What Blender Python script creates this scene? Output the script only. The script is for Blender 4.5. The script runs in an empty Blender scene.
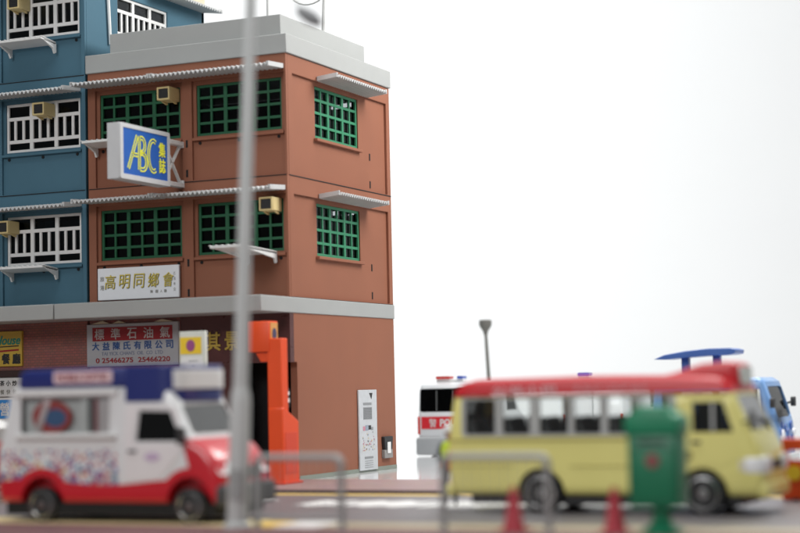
import bpy, bmesh, math, random
from mathutils import Vector, Matrix
from mathutils.geometry import tessellate_polygon
R = math.radians
scene = bpy.context.scene
COL = scene.collection
random.seed(7)

# ------------------------------------------------------------------ camera
f_px, pitch, roll, yaw = 1743.97, .0679, -.0218, -.4219
CAM = Vector((21.1484, -40.0757, 2.4))
fw = Vector((math.sin(yaw)*math.cos(pitch), math.cos(yaw)*math.cos(pitch), math.sin(pitch)))
r0 = Vector((math.cos(yaw), -math.sin(yaw), 0)); u0 = r0.cross(fw)
rr = r0*math.cos(roll) + u0*math.sin(roll); uu = -r0*math.sin(roll) + u0*math.cos(roll)
cam = bpy.data.cameras.new('camera'); cam_o = bpy.data.objects.new('camera', cam); COL.objects.link(cam_o)
cam_o.matrix_world = Matrix(((rr.x, uu.x, -fw.x, CAM.x), (rr.y, uu.y, -fw.y, CAM.y), (rr.z, uu.z, -fw.z, CAM.z), (0, 0, 0, 1)))
cam.sensor_width = 36; cam.lens = f_px/800*36
cam.clip_start = .5; cam.clip_end = 600
cam.dof.use_dof = True; cam.dof.focus_distance = 49.5; cam.dof.aperture_fstop = .17
scene.camera = cam_o

# ------------------------------------------------------------------ studio light
world = bpy.data.worlds.new('World'); scene.world = world; world.use_nodes = True
world.node_tree.nodes['Background'].inputs[0].default_value = (.95, .98, 1, 1)
world.node_tree.nodes['Background'].inputs[1].default_value = .13
scene.view_settings.view_transform = 'Standard'; scene.view_settings.look = 'None'
scene.view_settings.exposure = 0; scene.view_settings.gamma = 1

def area(name, loc, target, sx, sy, power, col=(1, 1, 1)):
    l = bpy.data.lights.new(name, 'AREA'); l.shape = 'RECTANGLE'; l.size = sx; l.size_y = sy; l.energy = power; l.color = col
    o = bpy.data.objects.new(name, l); COL.objects.link(o); o.location = loc
    o.rotation_euler = (Vector(target)-Vector(loc)).to_track_quat('-Z', 'Y').to_euler()
area('key_softbox', (13, 7, 19.5), (0, 3, 9), 9, 9, 4300, (1, .985, .96))
area('side_softbox', (42, 8, 24), (4, -4, 3), 22, 22, 3600)
area('overhead_softbox', (6, -10, 42), (4, -6, 0), 40, 34, 15500)
area('front_softbox', (2, -62, 26), (3, -5, 3), 26, 16, 12600)
area('backdrop_lamp', (-48, 24, 62), (-50, 92, 16), 80, 14, 73000)

scene.render.engine = 'CYCLES'
scene.cycles.use_denoising = True
scene.cycles.max_bounces = 8; scene.cycles.transparent_max_bounces = 24
scene.cycles.caustics_reflective = False; scene.cycles.caustics_refractive = False

# ------------------------------------------------------------------ materials
MATS = {}
def mat(name, col, rough=.5, var=.06, scale=6, bump=0.0, bscale=60, metal=0, coat=0, spec=.5):
    if name in MATS: return MATS[name]
    m = bpy.data.materials.new(name); m.use_nodes = True; nt = m.node_tree; N = nt.nodes; L = nt.links
    b = N['Principled BSDF']
    b.inputs['Roughness'].default_value = rough; b.inputs['Metallic'].default_value = metal
    b.inputs['Coat Weight'].default_value = coat; b.inputs['Coat Roughness'].default_value = .08
    b.inputs['Specular IOR Level'].default_value = spec
    tc = N.new('ShaderNodeTexCoord'); n = N.new('ShaderNodeTexNoise'); n.inputs['Scale'].default_value = scale
    n.inputs['Detail'].default_value = 5; n.inputs['Roughness'].default_value = .6
    L.new(tc.outputs['Object'], n.inputs['Vector'])
    mx = N.new('ShaderNodeMix'); mx.data_type = 'RGBA'
    L.new(n.outputs['Fac'], mx.inputs['Factor'])
    mx.inputs['A'].default_value = [c*(1-var) for c in col]+[1]
    mx.inputs['B'].default_value = [min(1, c*(1+var)) for c in col]+[1]
    L.new(mx.outputs['Result'], b.inputs['Base Color'])
    mr = N.new('ShaderNodeMapRange'); mr.inputs['To Min'].default_value = max(.02, rough*.88); mr.inputs['To Max'].default_value = min(1, rough*1.12)
    L.new(n.outputs['Fac'], mr.inputs['Value']); L.new(mr.outputs['Result'], b.inputs['Roughness'])
    if bump:
        n2 = N.new('ShaderNodeTexNoise'); n2.inputs['Scale'].default_value = bscale; n2.inputs['Detail'].default_value = 3
        L.new(tc.outputs['Object'], n2.inputs['Vector'])
        bp = N.new('ShaderNodeBump'); bp.inputs['Strength'].default_value = bump; bp.inputs['Distance'].default_value = .02
        L.new(n2.outputs['Fac'], bp.inputs['Height']); L.new(bp.outputs['Normal'], b.inputs['Normal'])
    MATS[name] = m; return m

def glass(name, tint, refl=.12):
    if name in MATS: return MATS[name]
    m = bpy.data.materials.new(name); m.use_nodes = True; nt = m.node_tree; N = nt.nodes; L = nt.links
    N.remove(N['Principled BSDF']); out = N['Material Output']
    t = N.new('ShaderNodeBsdfTransparent'); t.inputs['Color'].default_value = (*tint, 1)
    g = N.new('ShaderNodeBsdfGlossy'); g.inputs['Roughness'].default_value = .06
    fr = N.new('ShaderNodeFresnel'); fr.inputs['IOR'].default_value = 1.45
    ad = N.new('ShaderNodeMath'); ad.operation = 'ADD'; ad.inputs[1].default_value = refl-.04 if refl >= .02 else 0
    mu = N.new('ShaderNodeMath'); mu.operation = 'MULTIPLY'; mu.inputs[1].default_value = .35 if refl < .02 else 1
    L.new(fr.outputs[0], mu.inputs[0]); ad.use_clamp = True; L.new(mu.outputs[0], ad.inputs[0])
    mx = N.new('ShaderNodeMixShader'); L.new(ad.outputs[0], mx.inputs[0]); L.new(t.outputs[0], mx.inputs[1]); L.new(g.outputs[0], mx.inputs[2])
    L.new(mx.outputs[0], out.inputs['Surface']); MATS[name] = m; return m

def brick_mat(name, c1, c2, mortar, scale, rough=.75, axis='XZ', msize=.03, bw=.5, rh=.25):
    m = bpy.data.materials.new(name); m.use_nodes = True; nt = m.node_tree; N = nt.nodes; L = nt.links; b = N['Principled BSDF']
    tc = N.new('ShaderNodeTexCoord'); sp = N.new('ShaderNodeSeparateXYZ'); cb = N.new('ShaderNodeCombineXYZ')
    L.new(tc.outputs['Object'], sp.inputs[0]); L.new(sp.outputs[axis[0]], cb.inputs['X']); L.new(sp.outputs[axis[1]], cb.inputs['Y'])
    br = N.new('ShaderNodeTexBrick'); br.inputs['Scale'].default_value = scale
    br.inputs['Color1'].default_value = (*c1, 1); br.inputs['Color2'].default_value = (*c2, 1); br.inputs['Mortar'].default_value = (*mortar, 1)
    br.inputs['Mortar Size'].default_value = msize; br.inputs['Brick Width'].default_value = bw; br.inputs['Row Height'].default_value = rh
    L.new(cb.outputs[0], br.inputs['Vector'])
    n = N.new('ShaderNodeTexNoise'); n.inputs['Scale'].default_value = 3; n.inputs['Detail'].default_value = 6; L.new(tc.outputs['Object'], n.inputs['Vector'])
    mx = N.new('ShaderNodeMix'); mx.data_type = 'RGBA'; mx.blend_type = 'MULTIPLY'; mx.inputs['Factor'].default_value = .45
    L.new(br.outputs['Color'], mx.inputs['A']); L.new(n.outputs['Color'], mx.inputs['B'])
    hs = N.new('ShaderNodeBrightContrast'); hs.inputs['Bright'].default_value = .03; L.new(mx.outputs['Result'], hs.inputs[0])
    L.new(hs.outputs[0], b.inputs['Base Color']); b.inputs['Roughness'].default_value = rough
    bp = N.new('ShaderNodeBump'); bp.inputs['Strength'].default_value = .4; bp.inputs['Distance'].default_value = .02; bp.invert = True
    L.new(br.outputs['Fac'], bp.inputs['Height']); L.new(bp.outputs['Normal'], b.inputs['Normal'])
    MATS[name] = m; return m

terra = mat('terracotta_paint', (.262, .104, .062), .62, .09, .9, .10, 45, spec=.25)
blue = mat('blue_paint', (.056, .136, .190), .6, .10, .9, .10, 45, spec=.35)
grey = mat('grey_cement', (.325, .335, .328), .6, .06, 1.2, .12, 40)
cream = mat('cream_trim', (.62, .56, .42), .6)
brick = brick_mat('shop_brick', (.32, .085, .065), (.25, .065, .05), (.15, .06, .05), 3.4)
marble = mat('maroon_marble', (.085, .03, .028), .28, .45, 2.2)
black = mat('black_interior', (.006, .006, .007), .8)
dark = mat('dark_trim', (.02, .02, .022), .5)
green_shaded = mat('green_window_shaded', (.010, .10, .042), .45)  # darker copy of the window green, street-side shade put into the colour
whitep = mat('white_paint', (.74, .74, .73), .42, .04)
awn = mat('awning_sheet', (.48, .49, .49), .5, .12, 3)
offw = mat('offwhite_plastic', (.66, .67, .66), .45, .05)
greyfr = mat('pale_grey_frame', (.48, .49, .48), .45, .05)
beige = mat('beige_plastic', (.62, .50, .24), .5, .06)
steel = mat('galvanised_grey', (.36, .375, .37), .42, .1, 3, 0, 60, .25)
lampgrey = mat('lamp_post_grey', (.54, .56, .55), .42, .06, 3)
red = mat('gloss_red', (.56, .012, .020), .35, .05, 3, coat=.15)
navy = mat('navy_blue', (.012, .022, .16), .35, .06, 3, coat=.3)
busy = mat('primrose_yellow', (.80, .74, .245), .35, .05, 2, coat=.4)
rubber = mat('rubber', (.018, .018, .019), .7, .15, 8)
alloy = mat('wheel_alloy', (.42, .42, .43), .3, .1, 8, metal=.7)
chrome = mat('chrome_rim', (.40, .40, .40), .22, .1, 8, metal=1)
darkrim = mat('dark_rim', (.10, .075, .07), .4)
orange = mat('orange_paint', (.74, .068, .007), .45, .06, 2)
mailg = mat('post_green', (.006, .19, .088), .4, .08, 3)
skyb = mat('pale_blue_paint', (.165, .33, .63), .35, .05, 3, coat=.4)
midb = mat('deep_blue_paint', (.04, .12, .40), .35, .05, 3, coat=.3)
yel = mat('sign_yellow', (.80, .55, .03), .45)
gold = mat('gold_leaf', (.50, .36, .07), .35, .15, 9, metal=.3)
blueink = mat('blue_ink', (.015, .065, .22), .45)
signblue = mat('sign_blue', (.012, .10, .40), .4, .05, 3)
redink = mat('red_ink', (.26, .008, .014), .45)
blackink = mat('black_ink', (.02, .02, .02), .5)
greenink = mat('green_ink', (.02, .22, .16), .5)
purple = mat('purple_ink', (.30, .07, .22), .5)
neon = mat('lemon_yellow', (.82, .82, .06), .4)
hiviz = mat('hi_vis_yellow', (.62, .80, .06), .6)
skin = mat('skin', (.50, .27, .18), .55)
trous = mat('grey_cloth', (.09, .10, .12), .8)
lensw = mat('lamp_lens', (.88, .89, .90), .25, .03, 4)
lensr = mat('red_lens', (.55, .03, .02), .18, .05, 4, coat=.5)
lenso = mat('orange_lens', (.75, .20, .06), .2)
lensb = mat('blue_lens', (.03, .08, .42), .2, coat=.5)
seatm = mat('seat_charcoal', (.075, .078, .08), .75, .1)
pinkw = mat('pink_white_print', (.78, .58, .60), .5, .12, 14)
paper = mat('grey_print', (.50, .52, .54), .5, .14, 7)
cabin = mat('cabin_grey', (.16, .165, .165), .7)
g_clear = glass('clear_glass', (.965, .975, .97), .05)
g_dark = glass('dark_glass', (.10, .11, .12), .07)
g_smoke = glass('smoke_glass', (.42, .44, .45), .10)
g_win = glass('window_glass', (.78, .80, .82), .0)

# ------------------------------------------------------------------ mesh helpers
class MB:
    def __init__(s): s.bm = bmesh.new(); s.mi = 0
    def _f(s, vs):
        try:
            f = s.bm.faces.new(vs); f.material_index = s.mi; return f
        except ValueError: return None
    def _map(s, a, b, c, axis): return {'x': (c, a, b), 'y': (a, c, b), 'z': (a, b, c)}[axis]
    def box(s, x0, x1, y0, y1, z0, z1):
        return s.prism([(x0, z0), (x1, z0), (x1, z1), (x0, z1)], y0, y1, 'y')
    def prism(s, poly, a0, a1, axis='y'):
        A = [s.bm.verts.new(s._map(p[0], p[1], a0, axis)) for p in poly]; B = [s.bm.verts.new(s._map(p[0], p[1], a1, axis)) for p in poly]
        s._f(A); s._f(B[::-1]); n = len(poly)
        for i in range(n): s._f([A[i], B[i], B[(i+1) % n], A[(i+1) % n]])
        return A+B
    def plate(s, outer, holes, a0, a1, axis='y'):
        loops = [outer]+list(holes); flat = [p for l in loops for p in l]
        A = [s.bm.verts.new(s._map(p[0], p[1], a0, axis)) for p in flat]; B = [s.bm.verts.new(s._map(p[0], p[1], a1, axis)) for p in flat]
        for t in tessellate_polygon([[Vector((p[0], p[1], 0)) for p in l] for l in loops]):
            s._f([A[i] for i in t]); s._f([B[i] for i in reversed(t)])
        k = 0
        for l in loops:
            n = len(l)
            for i in range(n): s._f([A[k+i], B[k+i], B[k+(i+1) % n], A[k+(i+1) % n]])
            k += n
        return A+B
    def cyl(s, p0, p1, r0, r1=None, n=16):
        r1 = r0 if r1 is None else r1; p0 = Vector(p0); p1 = Vector(p1); d = (p1-p0).normalized()
        a = d.orthogonal().normalized(); b = d.cross(a)
        A = []; B = []
        for i in range(n):
            t = 2*math.pi*i/n; v = a*math.cos(t)+b*math.sin(t)
            A.append(s.bm.verts.new(p0+v*r0)); B.append(s.bm.verts.new(p1+v*r1))
        s._f(A[::-1]); s._f(B)
        for i in range(n): s._f([A[i], A[(i+1) % n], B[(i+1) % n], B[i]])
        return A+B
    def lathe(s, prof, c, axis='z', n=24, sq=None):
        rings = []
        for r, h in prof:
            ring = []
            for i in range(n):
                t = 2*math.pi*i/n; a, b = r*math.cos(t), r*math.sin(t)
                m = s._map(a, b, h, axis); ring.append(s.bm.verts.new((c[0]+m[0], c[1]+m[1], c[2]+m[2])))
            rings.append(ring)
        for A, B in zip(rings, rings[1:]):
            for i in range(n): s._f([A[i], A[(i+1) % n], B[(i+1) % n], B[i]])
        s._f(rings[0][::-1]); s._f(rings[-1])
    def ball(s, c, rx, ry=None, rz=None, n=14):
        ry = rx if ry is None else ry; rz = rx if rz is None else rz
        r = bmesh.ops.create_uvsphere(s.bm, u_segments=n, v_segments=n//2+2, radius=1)
        for v in r['verts']:
            v.co = Vector((c[0]+v.co.x*rx, c[1]+v.co.y*ry, c[2]+v.co.z*rz))
            for f in v.link_faces: f.material_index = s.mi
    def tube(s, pts, r, n=10):
        for a, b in zip(pts, pts[1:]): s.cyl(a, b, r, r, n)
        for p in pts[1:-1]: s.ball(p, r, n=8)
    def strip(s, pts, w, a0, a1, axis):           # a flat ribbon of width w along a 2-D polyline, thickness a0..a1
        L = []; Rr = []
        P = [Vector(p) for p in pts]
        for i, p in enumerate(P):
            d = (P[min(i+1, len(P)-1)]-P[max(i-1, 0)]).normalized(); nrm = Vector((-d.y, d.x))
            L.append(p+nrm*w/2); Rr.append(p-nrm*w/2)
        for i in range(len(P)-1):
            s.prism([L[i], L[i+1], Rr[i+1], Rr[i]], a0, a1, axis)
    def bevel(s, w, seg=3, ang=.5, sel=None):
        s.bm.normal_update()
        es = [e for e in s.bm.edges if len(e.link_faces) == 2 and e.calc_face_angle(0) > ang and (sel is None or sel(e))]
        bmesh.ops.bevel(s.bm, geom=es, offset=w, segments=seg, profile=.5, affect='EDGES', clamp_overlap=True)
    def warp(s, fn):
        for v in s.bm.verts: v.co = Vector(fn(v.co.x, v.co.y, v.co.z))
    def mesh(s, name='m'):
        bmesh.ops.recalc_face_normals(s.bm, faces=s.bm.faces)
        me = bpy.data.meshes.new(name); s.bm.to_mesh(me); s.bm.free()
        return me

def finish(me, ang=35):
    me.polygons.foreach_set('use_smooth', [True]*len(me.polygons)); me.set_sharp_from_angle(angle=R(ang)); me.update()

def obj(name, m, mats, parent=None, bev=0, seg=2):
    me = m.mesh(name) if isinstance(m, MB) else m
    me.name = name
    for x in (mats if isinstance(mats, (list, tuple)) else [mats]): me.materials.append(x)
    finish(me)
    o = bpy.data.objects.new(name, me); COL.objects.link(o)
    if parent: o.parent = parent
    if bev:
        b = o.modifiers.new('bevel', 'BEVEL'); b.width = bev; b.segments = seg; b.limit_method = 'ANGLE'; b.angle_limit = R(40)
    return o

def tag(o, label, cat, group=None, kind=None):
    if label: o['label'] = label
    if cat: o['category'] = cat
    if group: o['group'] = group
    if kind: o['kind'] = kind
    return o

def thing(name, label, cat, loc=(0, 0, 0), rz=0, group=None):
    o = bpy.data.objects.new(name, None); COL.objects.link(o); o.empty_display_size = .3
    o.location = loc; o.rotation_euler = (0, 0, rz)
    return tag(o, label, cat, group)

def dup(o, parent=None):
    c = o.copy(); COL.objects.link(c); c.parent = parent
    for ch in list(o.children): dup(ch, c)
    return c

def boolean(me, cutters):
    a = bpy.data.objects.new('a', me); COL.objects.link(a); tmp = [a]
    for c in cutters:
        cm = c.mesh('c'); b = bpy.data.objects.new('b', cm); COL.objects.link(b); tmp.append(b)
        md = a.modifiers.new('bool', 'BOOLEAN'); md.operation = 'DIFFERENCE'; md.solver = 'EXACT'; md.object = b
    dg = bpy.context.evaluated_depsgraph_get(); dg.update()
    new = bpy.data.meshes.new_from_object(a.evaluated_get(dg))
    for t in tmp: bpy.data.objects.remove(t)
    return new

def text(name, body, parent, m, org, xd, yd, w=None, h=None, depth=.008, bold=.0, shear=0):
    c = bpy.data.curves.new('t', 'FONT'); c.body = body; c.shear = shear; c.resolution_u = 3
    o = bpy.data.objects.new('t', c); COL.objects.link(o)
    dg = bpy.context.evaluated_depsgraph_get(); dg.update()
    me = bpy.data.meshes.new_from_object(o.evaluated_get(dg)); bpy.data.objects.remove(o)
    xs = [v.co.x for v in me.vertices]; ys = [v.co.y for v in me.vertices]
    x0, x1, y0, y1 = min(xs), max(xs), min(ys), max(ys)
    sx = w/(x1-x0) if w else None; sy = h/(y1-y0) if h else None
    sx = sx or sy; sy = sy or sx
    xd = Vector(xd); yd = Vector(yd); nd = xd.cross(yd); org = Vector(org)
    bm = bmesh.new()
    for k, (ox, oy) in enumerate(((0, 0), (1, 0), (0, 1), (1, 1), (.5, .5))[:5 if bold else 1]):
        b1 = bmesh.new(); b1.from_mesh(me)
        for v in b1.verts:
            v.co = org + xd*((v.co.x+(ox-.5)*bold*3-(x0+x1)/2)*sx) + yd*((v.co.y+(oy-.5)*bold*3-(y0+y1)/2)*sy) + nd*(depth+k*.0009)
        g = bmesh.ops.extrude_face_region(b1, geom=b1.faces[:])
        for v in g['geom']:
            if isinstance(v, bmesh.types.BMVert): v.co -= nd*depth*.9
        bmesh.ops.recalc_face_normals(b1, faces=b1.faces)
        t = bpy.data.meshes.new('t'); b1.to_mesh(t); b1.free(); bm.from_mesh(t); bpy.data.meshes.remove(t)
    bm.to_mesh(me); bm.free(); me.materials.clear()
    return obj(name, me, m, parent)

def rect(a0, a1, b0, b1): return [(a0, b0), (a1, b0), (a1, b1), (a0, b1)]
def rrect(a0, a1, b0, b1, r, n=4):
    P = []
    for cx, cy, t0 in ((a1-r, b0+r, -90), (a1-r, b1-r, 0), (a0+r, b1-r, 90), (a0+r, b0+r, 180)):
        for i in range(n+1):
            t = R(t0+90*i/n); P.append((cx+r*math.cos(t), cy+r*math.sin(t)))
    return P
def circ(cx, cy, r, n=20, ry=None): return [(cx+r*math.cos(2*math.pi*i/n), cy+(ry or r)*math.sin(2*math.pi*i/n)) for i in range(n)]

# ================================================================== the surface and the background
tbl = mat('white_acrylic', (.62, .63, .635), .09, .01, .3, spec=.6)
m = MB(); m.prism(rect(-170, 170, -75, 60), -.16, -.012, 'z')
tag(obj('tabletop', m, tbl), 'glossy white tabletop the street stands on', 'tabletop', kind='structure')
m = MB(); prof = [(60, -.014)]
for i in range(13):
    t = R(90*i/12); prof.append((60+34*math.sin(t), 34-34*math.cos(t)))
prof += [(94, 110), (94.3, 110)]
for i in range(12, -1, -1):
    t = R(90*i/12); prof.append((60+34.3*math.sin(t), 34-34.3*math.cos(t)))
prof.append((60, -.3))
m.prism(prof, -190, 190, 'x')
tag(obj('backdrop', m, mat('white_paper', (.82, .83, .83), .9, .01, .2)), 'plain white studio backdrop sweeping up behind the street', 'backdrop', kind='structure')

X0, X1 = -18, 26
asph = mat('asphalt', (.165, .152, .160), .42, .3, 2.2, .35, 70)
pave_far = brick_mat('far_pavers', (.36, .225, .215), (.32, .20, .19), (.25, .165, .16), 2.2, .5, 'XY', .02)
pave_near = brick_mat('near_pavers', (.18, .052, .054), (.15, .043, .047), (.10, .04, .042), 2.2, .6, 'XY', .02)
m = MB(); m.prism(rect(X0, X1, -13.5, -4.52), -.011, 0, 'z')
tag(obj('road', m, asph), 'grey asphalt road in front of the buildings', 'road', kind='structure')
m = MB(); m.prism(rect(X0, X1, -4.4, -.25), -.011, .06, 'z')
far = tag(obj('far_pavement', m, pave_far), 'mauve pavement in front of the shops', 'pavement', kind='structure')
m = MB(); m.prism(rect(X0, X1, -4.52, -4.4), -.011, .066, 'z')
obj('kerb', m, mat('brown_kerb', (.10, .055, .05), .6, .1, 4), far, .01)
m = MB(); m.prism(rect(X0, X1, -24, -13.62), -.011, .02, 'z')
near = tag(obj('near_pavement', m, pave_near), 'reddish brown pavement along the near side of the road', 'pavement', kind='structure')
m = MB(); m.prism(rect(X0, X1, -13.62, -13.5), -.011, .024, 'z')
obj('kerb', m, mat('near_kerb', (.16, .075, .075), .6, .1, 4), near, .01)
ypaint = mat('yellow_road_paint', (.80, .54, .10), .5, .25, 5)
cpaint = mat('cream_road_paint', (.82, .68, .36), .5, .2, 5)
wpaint = mat('white_road_paint', (.80, .80, .78), .45, .12, 4)
m = MB(); m.prism(rect(X0, X1, -5.25, -4.85), .003, .006, 'z')
tag(obj('yellow_line', m, ypaint), 'yellow line along the far kerb', 'road marking', kind='structure')
m = MB()
for a, b in ((-9, -3), (-2.4, 3.3), (4.35, 5.25), (5.4, 7.0), (7.15, 9.6), (9.9, 12.7)):
    n = max(3, int((b-a)/.12)); up = []; lo = []
    for i in range(n+1):
        x = a+(b-a)*i/n; w = .16*math.sin(x*2*math.pi/.62)
        up.append((x, -7.0+w)); lo.append((x, -8.35+w))
    m.mi = 1 if a > 9 else 0
    for i in range(n): m.prism([lo[i], lo[i+1], up[i+1], up[i]], .003, .006, 'z')
tag(obj('white_marking', m, [wpaint, mat('grey_white_paint', (.36, .36, .355), .5, .25, 3)]), 'white wavy-edged band painted along the middle of the road', 'road marking', kind='structure')  # the right-hand stretch is a greyer white
m = MB()
m.prism(rect(X0, 5.9, -13.42, -12.0), .003, .006, 'z'); m.mi = 3; m.prism(rect(7.4, X1, -13.2, -12.3), .003, .006, 'z')
m.mi = 1; m.prism(rect(5.9, 6.55, -13.42, -12.2), .0032, .0064, 'z')
m.mi = 2; m.prism(rect(6.55, 7.4, -13.42, -12.1), .0032, .0064, 'z')
tag(obj('kerbside_line', m, [cpaint, ypaint, wpaint, mat('beige_grey_paint', (.44, .37, .24), .5, .25, 3)]), 'cream, yellow and white line along the near kerb', 'road marking', kind='structure')  # the right-hand stretch is a duller beige grey

# ================================================================== buildings
def awning(parent, x0, x1, zw, zf, dep, mats, axis='y', pitch_=.135):
    """corrugated sheet; runs x0..x1 along the wall and slopes from zw at the wall to zf at dep in front of it"""
    m = MB(); n = int((x1-x0)/pitch_)*6; amp = .036; th = .018; rows = 5
    T = []; Bm = []
    for i in range(n+1):
        a = x0+(x1-x0)*i/n; w = amp*math.sin(2*math.pi*i/6)
        cT = []; cB = []
        for j in range(rows+1):
            t = j/rows; d = dep*t; z = zw+(zf-zw)*t - .03*math.sin(math.pi*t)*0
            p = (a, -d) if axis == 'y' else (d, a)
            cT.append(m.bm.verts.new((p[0], p[1], z+w+th))); cB.append(m.bm.verts.new((p[0], p[1], z+w-th)))
        T.append(cT); Bm.append(cB)
    for i in range(n):
        for j in range(rows):
            m._f([T[i][j], T[i+1][j], T[i+1][j+1], T[i][j+1]]); m._f([Bm[i][j], Bm[i][j+1], Bm[i+1][j+1], Bm[i+1][j]])
        m._f([T[i][rows], T[i+1][rows], Bm[i+1][rows], Bm[i][rows]]); m._f([T[i][0], Bm[i][0], Bm[i+1][0], T[i+1][0]])
    for i in (0, n):
        for j in range(rows): m._f([T[i][j], T[i][j+1], Bm[i][j+1], Bm[i][j]])
    for e in (x0, x1):                               # flat end strips
        if axis == 'y': m.prism([(-.02, zw-.035), (-dep, zf-.045), (-dep, zf+.075), (-.02, zw+.085)], e-.035, e+.035, 'x')
        else: m.prism([(.02, zw-.035), (dep, zf-.045), (dep, zf+.075), (.02, zw+.085)], e-.035, e+.035, 'y')
    aw = obj('awning', m, mats, parent)
    return aw

def grid_window(parent, a0, a1, z0, z1, cols, rows, fm, plane, depth, bars=None, t=.075, pane=g_win):
    """window frame in a facade; plane 'y' faces -y (depth = y of its face), plane 'x' faces +x"""
    m = MB(); s = -1 if plane == 'y' else 1
    d0, d1 = depth, depth - s*.06
    ax = plane
    def bar(u0, u1, v0, v1, k=0.0): m.plate(rect(u0, u1, v0, v1), [], d0-s*k, d1, ax)
    fr = .075
    bar(a0, a0+fr, z0, z1); bar(a1-fr, a1, z0, z1); bar(a0+fr, a1-fr, z0, z0+fr); bar(a0+fr, a1-fr, z1-fr, z1)
    if bars is None:
        for i in range(1, cols):
            u = a0+(a1-a0)*i/cols; w = t*1.5 if i % 2 == 0 else t*.85
            bar(u-w/2, u+w/2, z0+fr, z1-fr, .004)
        for j in range(1, rows):
            v = z0+(z1-z0)*j/rows; bar(a0+fr, a1-fr, v-t/2, v+t/2, .008)
    else:
        for i in range(1, 3):
            u = a0+(a1-a0)*i/3; bar(u-.06, u+.06, z0+fr, z1-fr, .0)
        for v in (z0+.31, z1-.42): bar(a0+fr, a1-fr, v-.05, v+.05, .005)
        for i in range(3):
            for k in (1, 2):
                u = a0+(a1-a0)*(i+k/3)/3; bar(u-.04, u+.04, z0+.36, z1-.47, .01)
    w = obj('window', m, fm, parent, .006, 1)
    g = MB(); g.plate(rect(a0+.03, a1-.03, z0+.03, z1-.03), [], d1-s*.005, d1-s*.02, ax)
    obj('pane', g, pane, w)
    return w

def front_storey(parent, wm, xl, xr, zb_, wins, top, sm):
    """one storey of the facade towards the street: pilasters and band in front, bays set back, sills"""
    bays = [(w0-.10, w1+.10) for w0, w1 in wins]
    zt = zb_+3.2
    m = MB()
    m.plate(rect(xl, xr, zb_, zt), [rect(b0, b1, zb_+.03, zb_+2.72) for b0, b1 in bays], 0, .09, 'y')
    obj('wall', m, wm, parent, .012)
    m = MB()
    m.plate(rect(xl+.02, xr-.02, zb_+.005, zt-.005), [rect(w0, w1, zb_+1.22, zb_+2.60) for w0, w1 in wins], .09, .22, 'y')
    obj('bay_panel', m, wm, parent)
    m = MB()
    for w0, w1 in wins: m.box(w0-.08, w1+.08, -.03, .10, zb_+1.09, zb_+1.17)
    obj('sill', m, wm, parent, .012)
    for w0, w1 in wins:
        for k in (.04, .5, .96):
            m = MB(); m.cyl((w0+(w1-w0)*k, .07, zb_+1.03), (w0+(w1-w0)*k, .10, zb_+1.03), .045, n=10); obj('peg_hole', m, sm, parent)
    m = MB(); m.box(xl+.03, xr-.03, -.012, .05, zb_-.012, zb_+.012)
    obj('storey_groove', m, sm, parent)

D = 6.5
bb = thing('brown_building', 'terracotta brown corner building with green grid windows and a grey flat roof', 'building')
BW = [(-5.85, -3.27), (-2.77, -.17)]
for zb_ in (4.75, 7.95):
    front_storey(bb, terra, -6.19, 0, zb_, BW, True, black)
    for w0, w1 in BW: grid_window(bb, w0, w1, zb_+1.22, zb_+2.60, 6, 4, green_shaded, 'y', .13)
    m = MB(); m.plate(rect(.10, D, zb_, zb_+3.2), [rect(.36, 6.28, zb_+.03, zb_+2.72)], -.075, 0, 'x'); obj('wall', m, terra, bb, .012)
    m = MB(); m.plate(rect(.12, D-.02, zb_+.005, zb_+3.195), [rect(1.78, 4.48, zb_+1.18, zb_+2.60)], -.2, -.075, 'x'); obj('bay_panel', m, terra, bb)
    m = MB(); m.box(-.08, .04, 1.7, 4.56, zb_+1.08, zb_+1.16); obj('sill', m, terra, bb, .012)
    grid_window(bb, 1.78, 4.48, zb_+1.18, zb_+2.60, 6, 4, mat('green_window_lit', (.03, .22, .11), .45), 'x', -.11)  # lighter copy of the window green, side-wall light put into the colour
    for zz in (zb_+1.03, zb_+.23):
        m = MB(); m.box(-.1, -.062, 5.19, 5.25, zz-.10, zz+.10); obj('slot', m, black, bb)
        m = MB(); m.box(-3.06, -3.0, -.006, .05, zz-.10, zz+.10); obj('slot', m, black, bb)
    m = MB(); m.box(-.05, .012, .12, D-.02, zb_-.012, zb_+.012); obj('storey_groove', m, black, bb)
    awning(bb, -6.16, -3.72, zb_+2.84, zb_+2.79, .85, awn)
    awning(bb, -3.62, -.09, zb_+2.84, zb_+2.79, .85, awn)
    awning(bb, 1.80, 4.98, zb_+2.76, zb_+2.83, .62, awn, 'x')
# top band under the roof, roof fascia and parapet
m = MB(); m.box(-6.19, 0, 0, .2, 11.15, 11.18); obj('wall', m, terra, bb)
m = MB(); m.plate(rect(-6.23, .05, -.05, D+.04), [], 11.16, 11.67, 'z'); obj('roof', m, grey, bb, .02)
m = MB(); m.plate(rect(-5.55, -.22, .16, 5.32), [rect(-5.40, -.37, .31, 5.17)], 11.671, 12.24, 'z'); obj('parapet', m, grey, bb, .015)
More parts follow.
